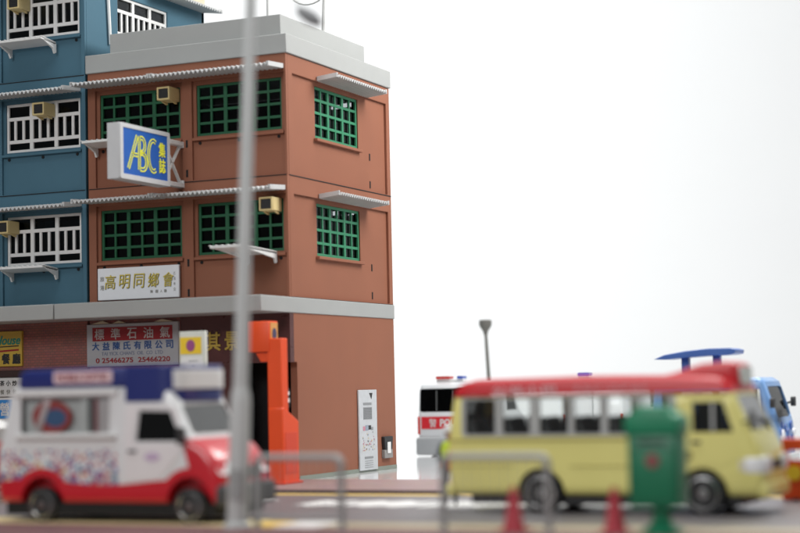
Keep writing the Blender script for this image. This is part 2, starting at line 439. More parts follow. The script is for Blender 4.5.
# ground floor
m = MB(); m.box(-6.19, -3.3, 0, .2, -.01, 4.7); obj('shop_wall', m, brick, bb)
m = MB(); m.plate([(-3.3, -.01), (-1.55, -.01), (-1.55, 3.06), (0, 3.06), (0, 4.7), (-3.3, 4.7)], [], -.012, .2, 'y'); obj('shop_wall', m, marble, bb)
m = MB(); m.plate([(.36, -.01), (D, -.01), (D, 4.7), (.2, 4.7), (.2, 3.06), (.36, 3.06)], [], -.2, 0, 'x'); obj('wall', m, terra, bb, .01)
m = MB(); m.box(-.03, .018, .40, D-.02, -.01, .10); obj('plinth', m, mat('green_grey_plinth', (.22, .25, .21), .4), bb)
m = MB()
m.prism([(-6.23, -1.6), (.03, -1.6), (.03, D+.02), (-.02, D+.02), (-.02, 0), (-6.23, 0)], 4.34, 4.75, 'z'); obj('canopy', m, grey, bb, .02)
# unseen walls, floors and slots of light in the back wall
bk = [rect(x-.15, x+.15, z-.065, z+.065) for x, z in ((-1.36, 10.78), (-1.75, 10.75), (-1.34, 7.54), (-1.77, 7.56), (-1.57, 7.55))]
m = MB(); m.plate(rect(-6.19, -.2, -.01, 11.15), bk, D-.06, D, 'y'); obj('wall', m, black, bb)
m = MB(); m.box(-6.19, -6.05, .23, D-.16, -.01, 11.15); obj('wall', m, black, bb)
for z in (3.25, 4.45, 7.9):
    m = MB(); m.box(-6.04, -.21, .23, D-.16, z, z+.06); obj('floor_slab', m, black, bb)
m = MB(); m.box(-5.0, -.42, 1.3, 1.36, -.01, 3.2); m.box(-.42, -.36, .4, 1.3, -.01, 3.2); obj('partition', m, black, bb)
# gold shop characters on the marble
for ch, x in (('其', -2.28), ('景', -1.72)):
    text('shop_character', ch, bb, gold, (x, -.012, 3.66), (1, 0, 0), (0, 0, 1), .42, .48, .03, .012)

bl = thing('blue_building', 'slate blue building with white barred windows, left of the brown one', 'building', (0, 0, 0))
XL = -12.4
LW = [(-11.9, -9.42), (-9.0, -6.5)]
for zb_ in (4.75, 7.95, 11.15):
    front_storey(bl, blue, XL, -6.27, zb_, LW, True, black)
    for w0, w1 in LW: grid_window(bl, w0, w1, zb_+1.22, zb_+2.60, 3, 4, whitep, 'y', .12, bars=True)
    awning(bl, -9.3, -6.44, zb_+2.80, zb_+2.73, .85, awn)
    awning(bl, -12.3, -9.4, zb_+2.80, zb_+2.73, .85, awn)
m = MB(); m.plate(rect(.10, D, 11.15, 14.4), [rect(1.66, 4.36, 12.33, 13.72)], -6.42, -6.27, 'x'); obj('wall', m, blue, bl, .012)
grid_window(bl, 1.66, 4.36, 12.33, 13.72, 3, 4, whitep, 'x', -6.32, bars=True)
for o in [awning(bl, 3.3, 6.35, 14.12, 14.02, .72, awn, 'x')]: o.location.x = -6.25
m = MB(); m.cyl((-6.2, 1.18, 12.2), (-6.2, .98, 15.0), .045, n=10); obj('drain_pipe', m, offw, bl)
m = MB(); m.plate(rect(XL, -6.27, -.01, 11.15), [], D-.15, D, 'y'); m.plate(rect(XL, -6.27, 11.15, 14.35), [rect(-7.2, -7.0, 13.3, 13.4)], D-.15, D, 'y'); obj('wall', m, blue, bl)
m = MB(); m.box(XL, XL+.15, .23, D-.16, -.01, 14.35); obj('wall', m, blue, bl)
m = MB(); m.box(-6.40, -6.28, .23, D-.16, -.01, 11.15); obj('wall', m, black, bl)
for z in (4.45, 7.9, 11.1):
    m = MB(); m.box(XL+.16, -6.43, .23, D-.16, z, z+.06); obj('floor_slab', m, black, bl)
m = MB(); m.box(XL-.03, -6.24, -.04, D+.03, 14.36, 15.1); obj('roof', m, cream, bl, .02)
m = MB(); m.prism(rect(XL-.05, -6.265, -1.6, 0), 4.34, 4.75, 'z'); obj('canopy', m, grey, bl, .02)
m = MB(); m.box(XL, -6.27, 0, .2, 3.05, 4.7); obj('shop_wall', m, brick, bl)
m = MB(); m.box(XL, -6.27, -.05, .2, 2.86, 3.05); obj('shop_lintel', m, mat('dark_brown_band', (.04, .018, .016), .5), bl, .01)
m = MB(); m.box(XL, -6.27, .03, .2, -.01, 2.86); obj('shop_wall', m, mat('white_tiles_shop', (.60, .60, .58), .35), bl)
m = MB(); m.box(-6.5, -6.27, -.02, .03, -.01, 2.86); obj('shop_pilaster', m, brick, bl)

# laundry shelves below some windows
def shelf(parent, x0, x1, z, dep):
    m = MB(); n = max(3, int((x1-x0)/.16))
    m.prism([(-.05, z-.08), (-dep, z-.02), (-dep, z+.05), (-.05, z-.02)], x0, x1, 'x')
    for i in range(n+1):
        x = x0+(x1-x0)*i/n
        m.prism([(-.06, z-.03), (-dep-.01, z+.04), (-dep-.01, z+.065), (-.06, z-.005)], x-.025, x+.025, 'x')
    s = obj('laundry_shelf', m, offw, parent, .01)
    for x in (x0+.03, x1-.03):
        b = MB(); b.prism([(-.01, z-.30), (-.09, z-.33), (-.16, z-.20), (-dep*.8, z-.03), (-dep*.8, z+.01), (-.01, z-.04)], x-.03, x+.03, 'x')
        obj('bracket', b, offw, s, .01)
shelf(bl, -8.75, -7.2, 12.16, .75); shelf(bl, -8.75, -7.2, 5.84, .75)
shelf(bb, -5.9, -4.2, 9.14, .75); shelf(bb, -1.2, -.33, 5.96, 2.0)

# air conditioners
def aircon(x, z, label):
    a = thing('air_conditioner', label, 'air conditioner', (x, 0, z), 0, 'window air conditioners')
    m = MB(); m.plate(rect(0, .40, .09, .45), [rect(.05, .35, .14, .40)], -.44, -.38, 'y'); m.box(0, .40, -.38, .10, .09, .45); obj('case', m, beige, a, .02)
    m = MB(); m.box(.05, .35, -.395, -.381, .14, .40); g = obj('grille', m, dark, a)
    m = MB()
    for k in range(6): m.box(.05, .35, -.41, -.396, .16+k*.042, .171+k*.042)
    obj('louvre', m, mat('grille_black', (.035, .035, .035), .5), g)
    for x_ in (.03, .32):
        m = MB(); m.prism([(-.28, .088), (-.02, .088), (.02, .02), (-.06, .02)], x_, x_+.05, 'x'); obj('bracket', m, beige, a, .008)
aircon(-3.69, 10.06, 'beige air conditioner in the upper left green window, above the blue ABC sign')
aircon(-.63, 6.90, 'beige air conditioner in the lower green window nearest the building corner')
aircon(-7.74, 9.99, 'beige air conditioner in the white barred window left of the ABC sign')
aircon(-8.98, 6.76, 'beige air conditioner cut by the left edge, in the lowest white barred window')
aircon(-8.56, 13.06, 'beige air conditioner at the top left corner, in the topmost white barred window')

# ------------------------------------------------------------------ signs on the buildings
s = thing('projecting_sign', 'white framed blue projecting sign with yellow ABC lettering on the brown facade', 'sign', (-3.0, 0, 0))
m = MB()
m.plate(rrect(-3.25, -.9, 7.74, 9.16, .05), [rect(-3.12, -1.02, 7.87, 9.05)], -.06, 0, 'x')
m.box(-.40, -.06, -3.25, -.9, 7.74, 9.16)
o = obj('sign_box', m, mat('sign_frame_grey', (.52, .53, .54), .42, .05), s, .02)
m = MB(); m.plate(rect(-3.12, -1.02, 7.87, 9.05), [], -.058, -.02, 'x'); pn = obj('panel', m, signblue, s)
m = MB()
def dbl(pts, w=.032, gap=.082):
    P = [Vector(p) for p in pts]
    for sg in (-.5, .5):
        Q = []
        for i, p in enumerate(P):
            d = (P[min(i+1, len(P)-1)]-P[max(i-1, 0)]).normalized(); Q.append(p+Vector((-d.y, d.x))*sg*gap)
        m.strip(Q, w, -.018, -.008, 'x')
def arc(cx, cz, rx, rz, t0, t1, n=10): return [(cx+rx*math.cos(R(t0+(t1-t0)*i/n)), cz+rz*math.sin(R(t0+(t1-t0)*i/n))) for i in range(n+1)]
dbl([(-2.88, 8.02), (-2.46, 8.90)]); dbl([(-2.68, 8.40), (-2.42, 8.40)], gap=.075); obj('letter', m, neon, pn); m = MB()
dbl([(-2.37, 8.03), (-2.37, 8.90)]); dbl([(-2.33, 8.86)]+arc(-2.24, 8.68, .13, .18, 90, -90)+[(-2.31, 8.50)]); dbl([(-2.31, 8.46)]+arc(-2.20, 8.255, .17, .205, 90, -90)+[(-2.33, 8.05)]); obj('letter', m, neon, pn); m = MB()
dbl(arc(-1.70, 8.46, .235, .40, 62, 298, 18)); obj('letter', m, neon, pn)
for ch, z in (('集', 8.66), ('誌', 8.24)): text('sign_character', ch, pn, neon, (-.02, -1.28, z), (0, 1, 0), (0, 0, 1), .30, .37, .012, .012)
m = MB()
for z in (7.86, 8.98): m.box(-.30, -.12, -.9, -.04, z-.06, z+.06)
m.box(-.30, -.12, -.05, .03, 7.80, 8.0); m.box(-.30, -.12, -.05, .03, 8.88, 9.04)
for a, b in ((7.9, 8.95), (8.95, 7.9)): m.prism([(-.9, a-.05), (-.06, b-.05), (-.06, b+.05), (-.9, a+.05)], -.25, -.17, 'x')
obj('bracket', m, whitep, s, .012)

s = thing('shop_sign', 'white sign board with gold brush characters just above the grey canopy', 'sign', (-4.59, -.04, 5.32))
m = MB(); m.prism(rect(-1.29, 1.29, -.44, .43), -.02, .06, 'y'); obj('board', m, mat('sign_board_white', (.76, .77, .80), .4, .03), s, .015)
for i, ch in enumerate('高明同鄉會'):
    x = -.88+.46*i
    text('character_edge', ch, s, blackink, (x+.014, -.021, .052-.016), (1, 0, .0), (.10, 0, .995), .33, .385, .006, 0)
    text('character', ch, s, mat('gold_ink', (.62, .50, .09), .4), (x, -.026, .05), (1, 0, .0), (.10, 0, .995), .33, .385, .008, 0)
for ch, x, z, h in (('旅', -1.14, .14, .13), ('港', -1.14, -.10, .13), ('乙', 1.16, .20, .07), ('丑', 1.16, .06, .07), ('冬', 1.16, -.08, .07), ('立', 1.16, -.22, .08), ('陳', .44, -.26, .08), ('樹', .60, -.26, .09), ('人', .74, -.26, .07), ('題', .87, -.26, .08)):
    text('small_character', ch, s, mat('faded_ink', (.16, .15, .12), .5), (x, -.021, z), (1, 0, 0), (0, 0, 1), h, h, .006, .0)

s = thing('oil_shop_sign', 'grey signboard with red band reading 標準石油氣 above the shop', 'sign', (-4.78, -.07, 3.66))
m = MB(); m.prism(rect(-1.45, 1.45, -.58, .57), -.02, .1, 'y'); obj('board', m, mat('sign_grey', (.36, .375, .40), .45, .06, 3), s, .012)
m = MB(); m.prism(rect(-1.26, 1.28, .11, .48), -.028, -.021, 'y'); obj('red_band', m, redink, s)
for i, ch in enumerate('標準石油氣'): text('character', ch, s, mat('pale_ink', (.46, .44, .44), .5), (-1.03+.52*i, -.028, .295), (1, 0, 0), (0, 0, 1), .30, .29, .008, .006)
for i, ch in enumerate('大益陳氏有限公司'): text('character', ch, s, blueink, (-1.16+.335*i, -.021, -.03), (1, 0, 0), (0, 0, 1), .22, .21, .006, .014)
text('lettering', "TAI YICK CHAN'S  OIL  CO  LTD", s, mat('grey_blue_ink', (.14, .17, .26), .5), (.0, -.021, -.235), (1, 0, 0), (0, 0, 1), 1.95, .10, .006)
text('lettering', '0 25466275  25466220', s, redink, (.02, -.021, -.42), (1, 0, 0), (0, 0, 1), 2.35, .13, .006, .012)
m = MB(); m.prism([(-1.3, .58), (-.95, .66), (-.72, .58)], -.02, .02, 'y'); m.prism([(-.62, .58), (-.42, .65), (-.2, .58)], -.02, .02, 'y'); m.prism([(.7, .58), (.95, .65), (1.3, .58)], -.02, .02, 'y')
obj('top_ornament', m, mat('ornament_pale', (.5, .42, .3), .5), s)

s = thing('restaurant_sign', 'yellow sign reading House with black Chinese characters, at the left edge', 'sign', (-9.2, -.06, 3.65))
m = MB(); m.prism(rect(-.8, .8, -.49, .49), -.02, .08, 'y'); obj('board', m, mat('dull_yellow', (.50, .34, .045), .5), s, .012)
text('lettering', 'House', s, greenink, (.32, -.021, .24), (1, 0, 0), (0, 0, 1), .86, .24, .006, .015, .3)
m = MB(); m.prism([(-.7, .02), (.70, .06), (.70, .09), (-.7, .05)], -.027, -.021, 'y'); m.mi = 1; m.prism([(.05, -.09), (.70, -.06), (.70, -.01), (.05, -.04)], -.027, -.021, 'y'); obj('underline', m, [blackink, redink], s)
for i, ch in enumerate('茶餐廳'): text('character', ch, s, blackink, (-.10+.36*i, -.021, -.28), (1, 0, 0), (0, 0, 1), .26, .28, .006, .02)

s = thing('menu_board', 'white board with two rows of black characters under the yellow sign', 'sign', (-9.2, -.06, 2.58))
m = MB(); m.prism(rect(-.8, .8, -.26, .26), -.02, .08, 'y'); obj('board', m, offw, s, .01)
for i, ch in enumerate('奶茶小炒'): text('character', ch, s, blackink, (-.08+.21*i, -.021, .11), (1, 0, 0), (0, 0, 1), .15, .15, .006, .01)
for i, ch in enumerate('常餐快餐'): text('character', ch, s, mat('faded_ink', (.16, .15, .12), .5), (-.08+.21*i, -.021, -.13), (1, 0, 0), (0, 0, 1), .13, .13, .006)
s = thing('notice', 'small blue and white notice on the pale shop wall at the left edge', 'sign', (-9.05, -.0, 1.93))
m = MB(); m.prism(rect(-.42, .36, -.36, .36), 0, .03, 'y'); obj('board', m, whitep, s, .01)
m = MB(); m.prism(rect(-.40, .26, -.22, .30), -.008, -.001, 'y'); obj('panel', m, mat('bright_blue', (.04, .26, .66), .45), s)
text('character', '營', s, whitep, (-.0, -.008, .04), (1, 0, 0), (0, 0, 1), .30, .36, .006, .01)

# poster panel, bin on the brown side wall
s = thing('poster_panel', 'tall pale grey poster panel on the brown side wall near the ground', 'poster', (.01, 4.5, 0))
m = MB(); m.prism(rect(-.59, .59, .04, 2.29), .0, .05, 'x'); obj('board', m, paper, s, .012)
inks = [blackink, mat('poster_grey', (.25, .26, .27), .5), mat('poster_pink', (.52, .22, .28), .5), mat('poster_cream', (.62, .50, .30), .5), mat('poster_blue', (.26, .31, .38), .5)]
m = MB()
def pr(u0, u1, z0, z1, k): m.mi = k; m.prism(rect(u0, u1, z0, z1), .051, .056, 'x')
m.mi = 0; m.prism([(.08, 2.20), (.30, 2.20), (.22, 2.02)], .051, .056, 'x')
pr(-.32, .22, 1.86, 1.93, 1); pr(-.32, .24, 1.46, 1.80, 1)
for k in range(7): pr(-.30, .22, 1.49+k*.045, 1.50+k*.045, 0)
pr(-.36, -.22, 1.15, 1.27, 2); pr(-.20, -.02, 1.15, 1.30, 4); pr(.0, .16, 1.17, 1.29, 0); pr(.18, .30, 1.15, 1.24, 1)
for k in range(44): 
    u = random.uniform(-.42, .40); z = random.uniform(.55, 1.1); a = random.uniform(.012, .032); pr(u-a, u+a, z-a*.8, z+a*.8, random.choice((2, 3, 3, 1, 4)))
pr(-.28, .28, .36, .42, 1)
for k in range(4): pr(-.28, .26, .29-k*.06, .305-k*.06, 1)
obj('print', m, inks, s)
s = thing('wall_box', 'small black box with a white notice fixed to the brown wall beside the poster panel', 'wall box', (.0, 5.76, 0))
m = MB(); m.prism(rrect(-.28, .28, .32, .56, .02), 0, .10, 'x'); obj('lower_panel', m, mat('wall_box_grey', (.26, .25, .24), .5), s, .01)
m = MB(); m.prism([(-.24, .56), (.24, .56), (.29, .88), (.29, .94), (-.29, .94), (-.29, .88)], 0, .11, 'x'); obj('box_body', m, dark, s, .02)
m = MB(); m.prism(rect(-.12, .10, .46, .78), .111, .122, 'x'); obj('notice', m, whitep, s)

# rooftop aerial
s = thing('roof_aerial', 'thin round hoop aerial on posts standing on the brown roof', 'aerial', (0, 0, 11.67))
for p_, q_, r_ in (((-.30, 2.8, .0), (-.20, 2.8, 2.2), .055), ((-1.15, 1.2, .0), (-1.15, 1.2, 1.9), .04)):
    m = MB(); m.cyl(p_, q_, r_, r_*.85, 10); obj('post', m, greyfr, s)
m = MB(); pts = [(-.72+.60*math.cos(R(a)), 2.8, 1.86+.48*math.sin(R(a))) for a in range(0, 361, 15)]; m.tube(pts, .024, 8); obj('hoop', m, greyfr, s)

# ================================================================== vehicles
def tumble(zb, k): return lambda x, y, z: (x, y*(1-k*max(0, z-zb)), z)
def shrink(poly, d):
    n = len(poly); out = []; A = sum(poly[i][0]*poly[(i+1) % n][1]-poly[(i+1) % n][0]*poly[i][1] for i in range(n)); sg = 1 if A > 0 else -1
    for i in range(n):
        p0, p, p1 = Vector(poly[i-1]), Vector(poly[i]), Vector(poly[(i+1) % n])
        a = (p-p0).normalized(); b = (p1-p).normalized(); na = Vector((-a.y, a.x))*sg; nb = Vector((-b.y, b.x))*sg
        bis = (na+nb); l = max(.5, bis.length_squared/2); out.append(tuple(p+bis/(2*l/1)*d if l else p+na*d))
    return out
def shell(profile, W, cav, sides, screens, arches, bev=.13, zb=1.3, k=.04, ra=.46):
    tw = tumble(zb, k)
    m = MB(); m.prism(profile, -W/2, W/2, 'y'); m.bevel(bev, 4, .4, lambda e: abs(e.verts[0].co.y-e.verts[1].co.y) < 1e-4); m.warp(tw)
    me = m.mesh('body'); cuts = []
    c = MB(); c.prism(cav, -W/2+.07, W/2-.07, 'y'); c.warp(tw); cuts.append(c)
    for p in sides:
        c = MB(); c.prism(p, -W, W, 'y'); cuts.append(c)
    for p, xa, xb in screens:
        c = MB(); c.prism(p, xa, xb, 'x'); cuts.append(c)
    for ax in arches:
        c = MB(); c.cyl((ax, -W, .38), (ax, -W/2+.32, .38), ra, n=32); cuts.append(c)
        c = MB(); c.cyl((ax, W/2-.32, .38), (ax, W, .38), ra, n=32); cuts.append(c)
    return boolean(me, cuts)
def side_window(parent, poly, W, m_, zb=1.3, k=.04, frame=None, sides=(-1, 1), inset=.045, fw_=.035):
    for sd in sides:
        g = MB(); y = sd*(W/2-inset); g.prism(poly, y-.008, y+.008, 'y'); g.warp(tumble(zb, k)); w = obj('window', g, m_, parent)
        if frame:
            f = MB(); f.plate(poly, [shrink(poly, fw_)], sd*(W/2-.06), sd*(W/2+.006), 'y'); f.warp(tumble(zb, k)); obj('frame', f, frame, w)
def screen(parent, name, p0, p1, W, m_, off=.03, t=.012):
    p0 = Vector(p0); p1 = Vector(p1); d = (p1-p0).normalized(); nr = Vector((-d.y, d.x))
    q = [p0+nr*off, p1+nr*off, p1+nr*(off+t), p0+nr*(off+t)]
    g = MB(); g.prism([tuple(v) for v in q], -W/2, W/2, 'y'); return obj(name, g, m_, parent)
def wheel(parent, x, y, r, rimm, sd, hub=alloy):
    m = MB(); w = .2
    m.lathe([(r*.55, -w/2), (r*.92, -w/2), (r*.99, -w/2+.03), (r, 0), (r*.99, w/2-.03), (r*.92, w/2), (r*.55, w/2)], (x, y, r), 'y', 32)
    t = obj('wheel', m, rubber, parent)
    m = MB(); e = y+sd*.02
    m.lathe([(r*.76, 0), (r*.76, sd*.105), (r*.68, sd*.11), (r*.56, sd*.05), (r*.28, sd*.045), (r*.24, sd*.09), (r*.06, sd*.10)], (x, e, r), 'y', 28)
    rm = obj('rim', m, rimm, t)
    m = MB()
    for i in range(6):
        a = 2*math.pi*i/6; m.cyl((x+r*.42*math.cos(a), e+sd*.04, r+r*.42*math.sin(a)), (x+r*.42*math.cos(a), e+sd*.062, r+r*.42*math.sin(a)), r*.085, n=10)
    m.cyl((x, e+sd*.05, r), (x, e+sd*.115, r), r*.17, r*.12, 14)
    obj('hub', m, hub, t)
def seat(parent, x, y, z, h=.95, w=.44, m_=None):
    s_ = MB(); s_.prism([(x, z), (x+.45, z), (x+.45, z+.40), (x+.17, z+.40), (x+.06, z+h), (x-.07, z+h)], y-w/2, y+w/2, 'y'); obj('seat', s_, m_ or seatm, parent, .05, 3)

# ---- red and yellow minibus
W = 2.0
bus = thing('minibus', 'primrose yellow minibus with a red roof parked across the road', 'minibus', (8.46, -8.85, 0))
prof = [(.12, .34), (.02, .55), (0, 1.25), (.05, 1.75), (.12, 2.16), (5.44, 2.16), (5.52, 1.95), (5.75, 1.44), (5.86, 1.20), (5.93, .80), (5.92, .50), (5.84, .33)]
cav = [(.12, .92), (.12, 1.7), (.19, 2.30), (5.34, 2.30), (5.44, 1.90), (5.66, 1.40), (5.74, 1.1), (5.74, .92)]
SW = [(.38, .98), (1.12, 1.66), (1.84, 2.40), (2.50, 3.02), (3.14, 3.66), (3.78, 4.28)]
sidep = [rrect(a, b, 1.45, 2.10, .05) for a, b in SW]; door = [(4.70, 1.46), (5.42, 1.46), (5.24, 1.99), (4.70, 1.99)]
me = shell(prof, W, cav, sidep+[door], [(rrect(-.84, .84, 1.50, 2.10, .08), 5.2, 6.5), (rrect(-.84, .84, 1.42, 2.10, .08), -.5, .3)], [1.84, 4.85], .15, 1.3, .05)
obj('body', me, busy, bus)
for sd in (-1, 1):
    m = MB(); m.plate(rrect(.30, 4.40, 1.41, 2.125, .08), [shrink(p, .01) for p in sidep], sd*(W/2-.04), sd*(W/2+.012), 'y'); m.warp(tumble(1.3, .05)); obj('window_surround', m, mat('window_surround_grey', (.40, .41, .40), .45), bus)
for p in sidep: side_window(bus, p, W, g_clear, 1.3, .05, None)
side_window(bus, door, W, g_smoke, 1.3, .05, dark, fw_=.03)
m = MB(); m.box(5.03, 5.08, -W/2+.005, -W/2+.03, 1.48, 1.98); m.warp(tumble(1.3, .05)); obj('quarter_bar', m, greyfr, bus)
screen(bus, 'windscreen', (5.745, 1.45), (5.455, 2.11), 1.74, glass('screen_glass', (.70, .72, .72), .45), .02); screen(bus, 'rear_window', (.09, 2.10), (.02, 1.40), 1.72, g_clear, .02)
m = MB(); m.prism([(.10, 2.165), (.16, 2.30), (.32, 2.41), (.6, 2.47), (2.8, 2.50), (4.4, 2.47), (5.15, 2.42), (5.36, 2.32), (5.45, 2.165)], -W/2*.955, W/2*.955, 'y'); m.bevel(.16, 4, .4, lambda e: abs(e.verts[0].co.y-e.verts[1].co.y) < 1e-4 and max(v.co.z for v in e.verts) > 2.2)
rf = obj('roof', m, red, bus)
m = MB(); m.prism([(3.7, 2.40), (4.3, 2.52), (4.75, 2.66), (5.20, 2.70), (5.40, 2.66), (5.46, 2.20), (5.0, 2.20)], -.60, .60, 'y'); m.bevel(.08, 3); sg = obj('roof_sign', m, red, bus)
m = MB(); m.prism(rrect(-.42, .42, 2.30, 2.60, .05), 5.425, 5.465, 'x'); obj('sign_face', m, mat('pale_green_white', (.68, .74, .68), .4), sg)
text('lettering', '公共小巴', rf, mat('faint_pink_white', (.84, .58, .60), .5, .12, 14), (1.55, -.955, 2.255), (1, 0, 0), (0, 0, 1), 1.25, .15, .010, .005)
text('lettering', 'PUBLIC LIGHT BUS', rf, mat('faint_pink', (.68, .30, .32), .5), (3.2, -.955, 2.255), (1, 0, 0), (0, 0, 1), 1.35, .11, .010)
m = MB(); m.box(.25, 5.62, -W/2+.055, W/2-.055, .885, .915); m.warp(tumble(1.3, .05)); obj('cabin_floor', m, cabin, bus)
for x in (.35, 1.08, 1.80, 2.46, 3.12): 
    for y in (-.62, -.16, .62): seat(bus, x+.05, y, .92, .84)
seat(bus, 4.35, -.52, .92, .86); seat(bus, 4.35, .52, .92, .86)
m = MB(); m.box(4.18, 4.22, -.88, .88, .92, 1.95); obj('cab_partition', m, cabin, bus)
m = MB(); m.lathe([(.18, -.012), (.2, 0), (.18, .012)], (0, 0, 0), 'z', 20); m.warp(lambda x, y, z: (5.15+z*.9+x*.3, -.52+y, 1.52+x*.9)); obj('steering_wheel', m, dark, bus)
m = MB(); m.plate([(4.55, .90), (5.30, .90), (5.50, 1.05), (5.50, 1.40), (5.28, 2.06), (4.58, 2.06), (4.55, 1.95)], [[(4.66, 1.43), (5.45, 1.43), (5.26, 2.02), (4.66, 2.02)]], -W/2-.006, -W/2+.02, 'y')
m.warp(tumble(1.3, .05)); dr = obj('door', m, busy, bus)
m = MB(); m.box(4.66, 4.84, -W/2-.035, -W/2-.008, 1.26, 1.31); obj('handle', m, dark, dr, .01)
m = MB(); m.box(.06, 4.5, -W/2-.008, -W/2+.01, 1.33, 1.36); m.box(.10, 1.3, -W/2-.008, -W/2+.01, .86, .875); m.box(2.4, 4.3, -W/2-.008, -W/2+.01, .86, .875); obj('trim_strip', m, mat('olive_trim', (.38, .34, .10), .4), bus)
m = MB(); m.lathe([(.09, 0), (.09, .01), (.07, .012)], (4.60, -W/2-.018, 1.06), 'y', 20); obj('fuel_cap', m, mat('olive_trim', (.38, .34, .10), .4), bus)
for ax in (1.84, 4.85):
    for sd in (-1, 1): wheel(bus, ax, sd*(W/2-.10), .385, chrome, sd, mat('bus_rim', (.13, .13, .135), .4))
    m = MB(); m.cyl((ax, -.8, .385), (ax, .8, .385), .06, n=10); obj('axle', m, dark, bus)
m = MB(); m.box(.4, 5.5, -.80, .80, .17, .36); obj('chassis', m, dark, bus)  # chassis dropped lower to deepen the shadow under the bus
for sd in (-1, 1):
    m = MB(); m.prism([(5.60, sd*1.02), (5.85, sd*1.005), (5.95, sd*.92), (5.975, sd*.50), (5.7, sd*.50)], .74, 1.02, 'z'); m.bevel(.03, 2); hl = obj('headlight', m, lensw, bus)
    m = MB(); m.prism([(5.50, sd*1.012), (5.61, sd*1.01), (5.61, sd*.9), (5.50, sd*.9)], .78, .98, 'z'); obj('indicator', m, mat('clear_lens', (.70, .66, .50), .3), hl)
    m = MB(); m.box(-.03, .06, sd*.80-.11, sd*.80+.11, .78, 1.16); tl = obj('tail_light', m, lenso, bus, .02)
    m = MB(); m.cyl((5.55, sd*.93, 1.62), (5.78, sd*1.12, 1.66), .02, n=8); m.prism(rrect(sd*1.13-.09, sd*1.13+.09, 1.50, 1.84, .04), 5.76, 5.82, 'x'); obj('mirror', m, dark, bus)
m = MB(); m.prism(rrect(-.96, .96, .30, .56, .08), 5.80, 5.97, 'x'); m.bevel(.04, 2); obj('front_bumper', m, busy, bus)
m = MB(); m.prism(rrect(-.97, .97, .30, .54, .08), -.06, .10, 'x'); m.bevel(.04, 2); obj('rear_bumper', m, busy, bus)
m = MB(); m.prism(rrect(-.44, .44, .78, .94, .04), 5.90, 5.945, 'x'); obj('front_grille', m, dark, bus)
m = MB(); m.cyl((5.80, .35, 1.46), (5.69, -.35, 1.66), .013, n=6); m.cyl((5.80, .95*.5-1.1, 1.46), (5.69, -1.25+.3, 1.7), .013, n=6); obj('wiper', m, dark, bus)

# ---- ice cream van
def livery():
    m = bpy.data.materials.new('ice_cream_livery'); m.use_nodes = True; nt = m.node_tree; N = nt.nodes; L = nt.links; b = N['Principled BSDF']
    tc = N.new('ShaderNodeTexCoord'); sp = N.new('ShaderNodeSeparateXYZ'); L.new(tc.outputs['Object'], sp.inputs[0])
    def mth(op, a, bb_, c=None):
        n = N.new('ShaderNodeMath'); n.operation = op
        for i, v in enumerate((a, bb_, c)):
            if v is None: continue
            if isinstance(v, (int, float)): n.inputs[i].default_value = v
            else: L.new(v, n.inputs[i])
        return n.outputs[0]
    X, Z = sp.outputs['X'], sp.outputs['Z']
    wave = mth('ADD', mth('MULTIPLY', mth('SINE', mth('MULTIPLY', X, 2.0), 0), .05), .74)
    ar = []
    for ax in (1.02, 4.12):
        d = mth('POWER', mth('ADD', mth('POWER', mth('SUBTRACT', X, ax), 2), mth('POWER', mth('SUBTRACT', Z, .38), 2)), .5)
        ar.append(mth('LESS_THAN', d, .62))
    redf = mth('MAXIMUM', mth('LESS_THAN', Z, wave), mth('MAXIMUM', ar[0], ar[1]))
    redf = mth('MAXIMUM', redf, mth('MULTIPLY', mth('GREATER_THAN', mth('ADD', X, mth('MULTIPLY', Z, .25)), 4.36), mth('LESS_THAN', Z, 1.52)))
    vo = N.new('ShaderNodeTexVoronoi'); vo.inputs['Scale'].default_value = 12; L.new(tc.outputs['Object'], vo.inputs['Vector'])
    dens = N.new('ShaderNodeMapRange'); L.new(Z, dens.inputs['Value']); dens.inputs['From Min'].default_value = .7; dens.inputs['From Max'].default_value = 1.4; dens.inputs['To Min'].default_value = .72; dens.inputs['To Max'].default_value = .34
    dot = mth('MULTIPLY', mth('LESS_THAN', vo.outputs['Distance'], dens.outputs[0]), mth('LESS_THAN', X, 2.66))
    dot = mth('MULTIPLY', dot, mth('LESS_THAN', Z, 1.34))
    cr = N.new('ShaderNodeValToRGB'); e = cr.color_ramp; e.interpolation = 'CONSTANT'
    e.elements[0].color = (.50, .10, .14, 1); e.elements[1].position = .3; e.elements[1].color = (.14, .14, .38, 1)
    for p, c in ((.5, (.52, .40, .40, 1)), (.64, (.26, .10, .24, 1)), (.8, (.62, .36, .10, 1)), (.9, (.10, .30, .42, 1))):
        k = e.elements.new(p); k.color = c
    sc = N.new('ShaderNodeSeparateColor'); L.new(vo.outputs['Color'], sc.inputs[0]); L.new(sc.outputs[0], cr.inputs[0])
    m1 = N.new('ShaderNodeMix'); m1.data_type = 'RGBA'; L.new(dot, m1.inputs['Factor']); m1.inputs['A'].default_value = (.76, .77, .77, 1); L.new(cr.outputs[0], m1.inputs['B'])
    m2 = N.new('ShaderNodeMix'); m2.data_type = 'RGBA'; L.new(redf, m2.inputs['Factor']); L.new(m1.outputs['Result'], m2.inputs['A']); m2.inputs['B'].default_value = (.56, .010, .022, 1)
    L.new(m2.outputs['Result'], b.inputs['Base Color']); b.inputs['Roughness'].default_value = .3; b.inputs['Coat Weight'].default_value = .4
    return m
van = thing('ice_cream_van', 'white, red and navy ice cream van with sprinkle pattern at the near kerb', 'ice cream van', (.50, -12.0, 0))
van.scale = (1.03, .97, 1.0)
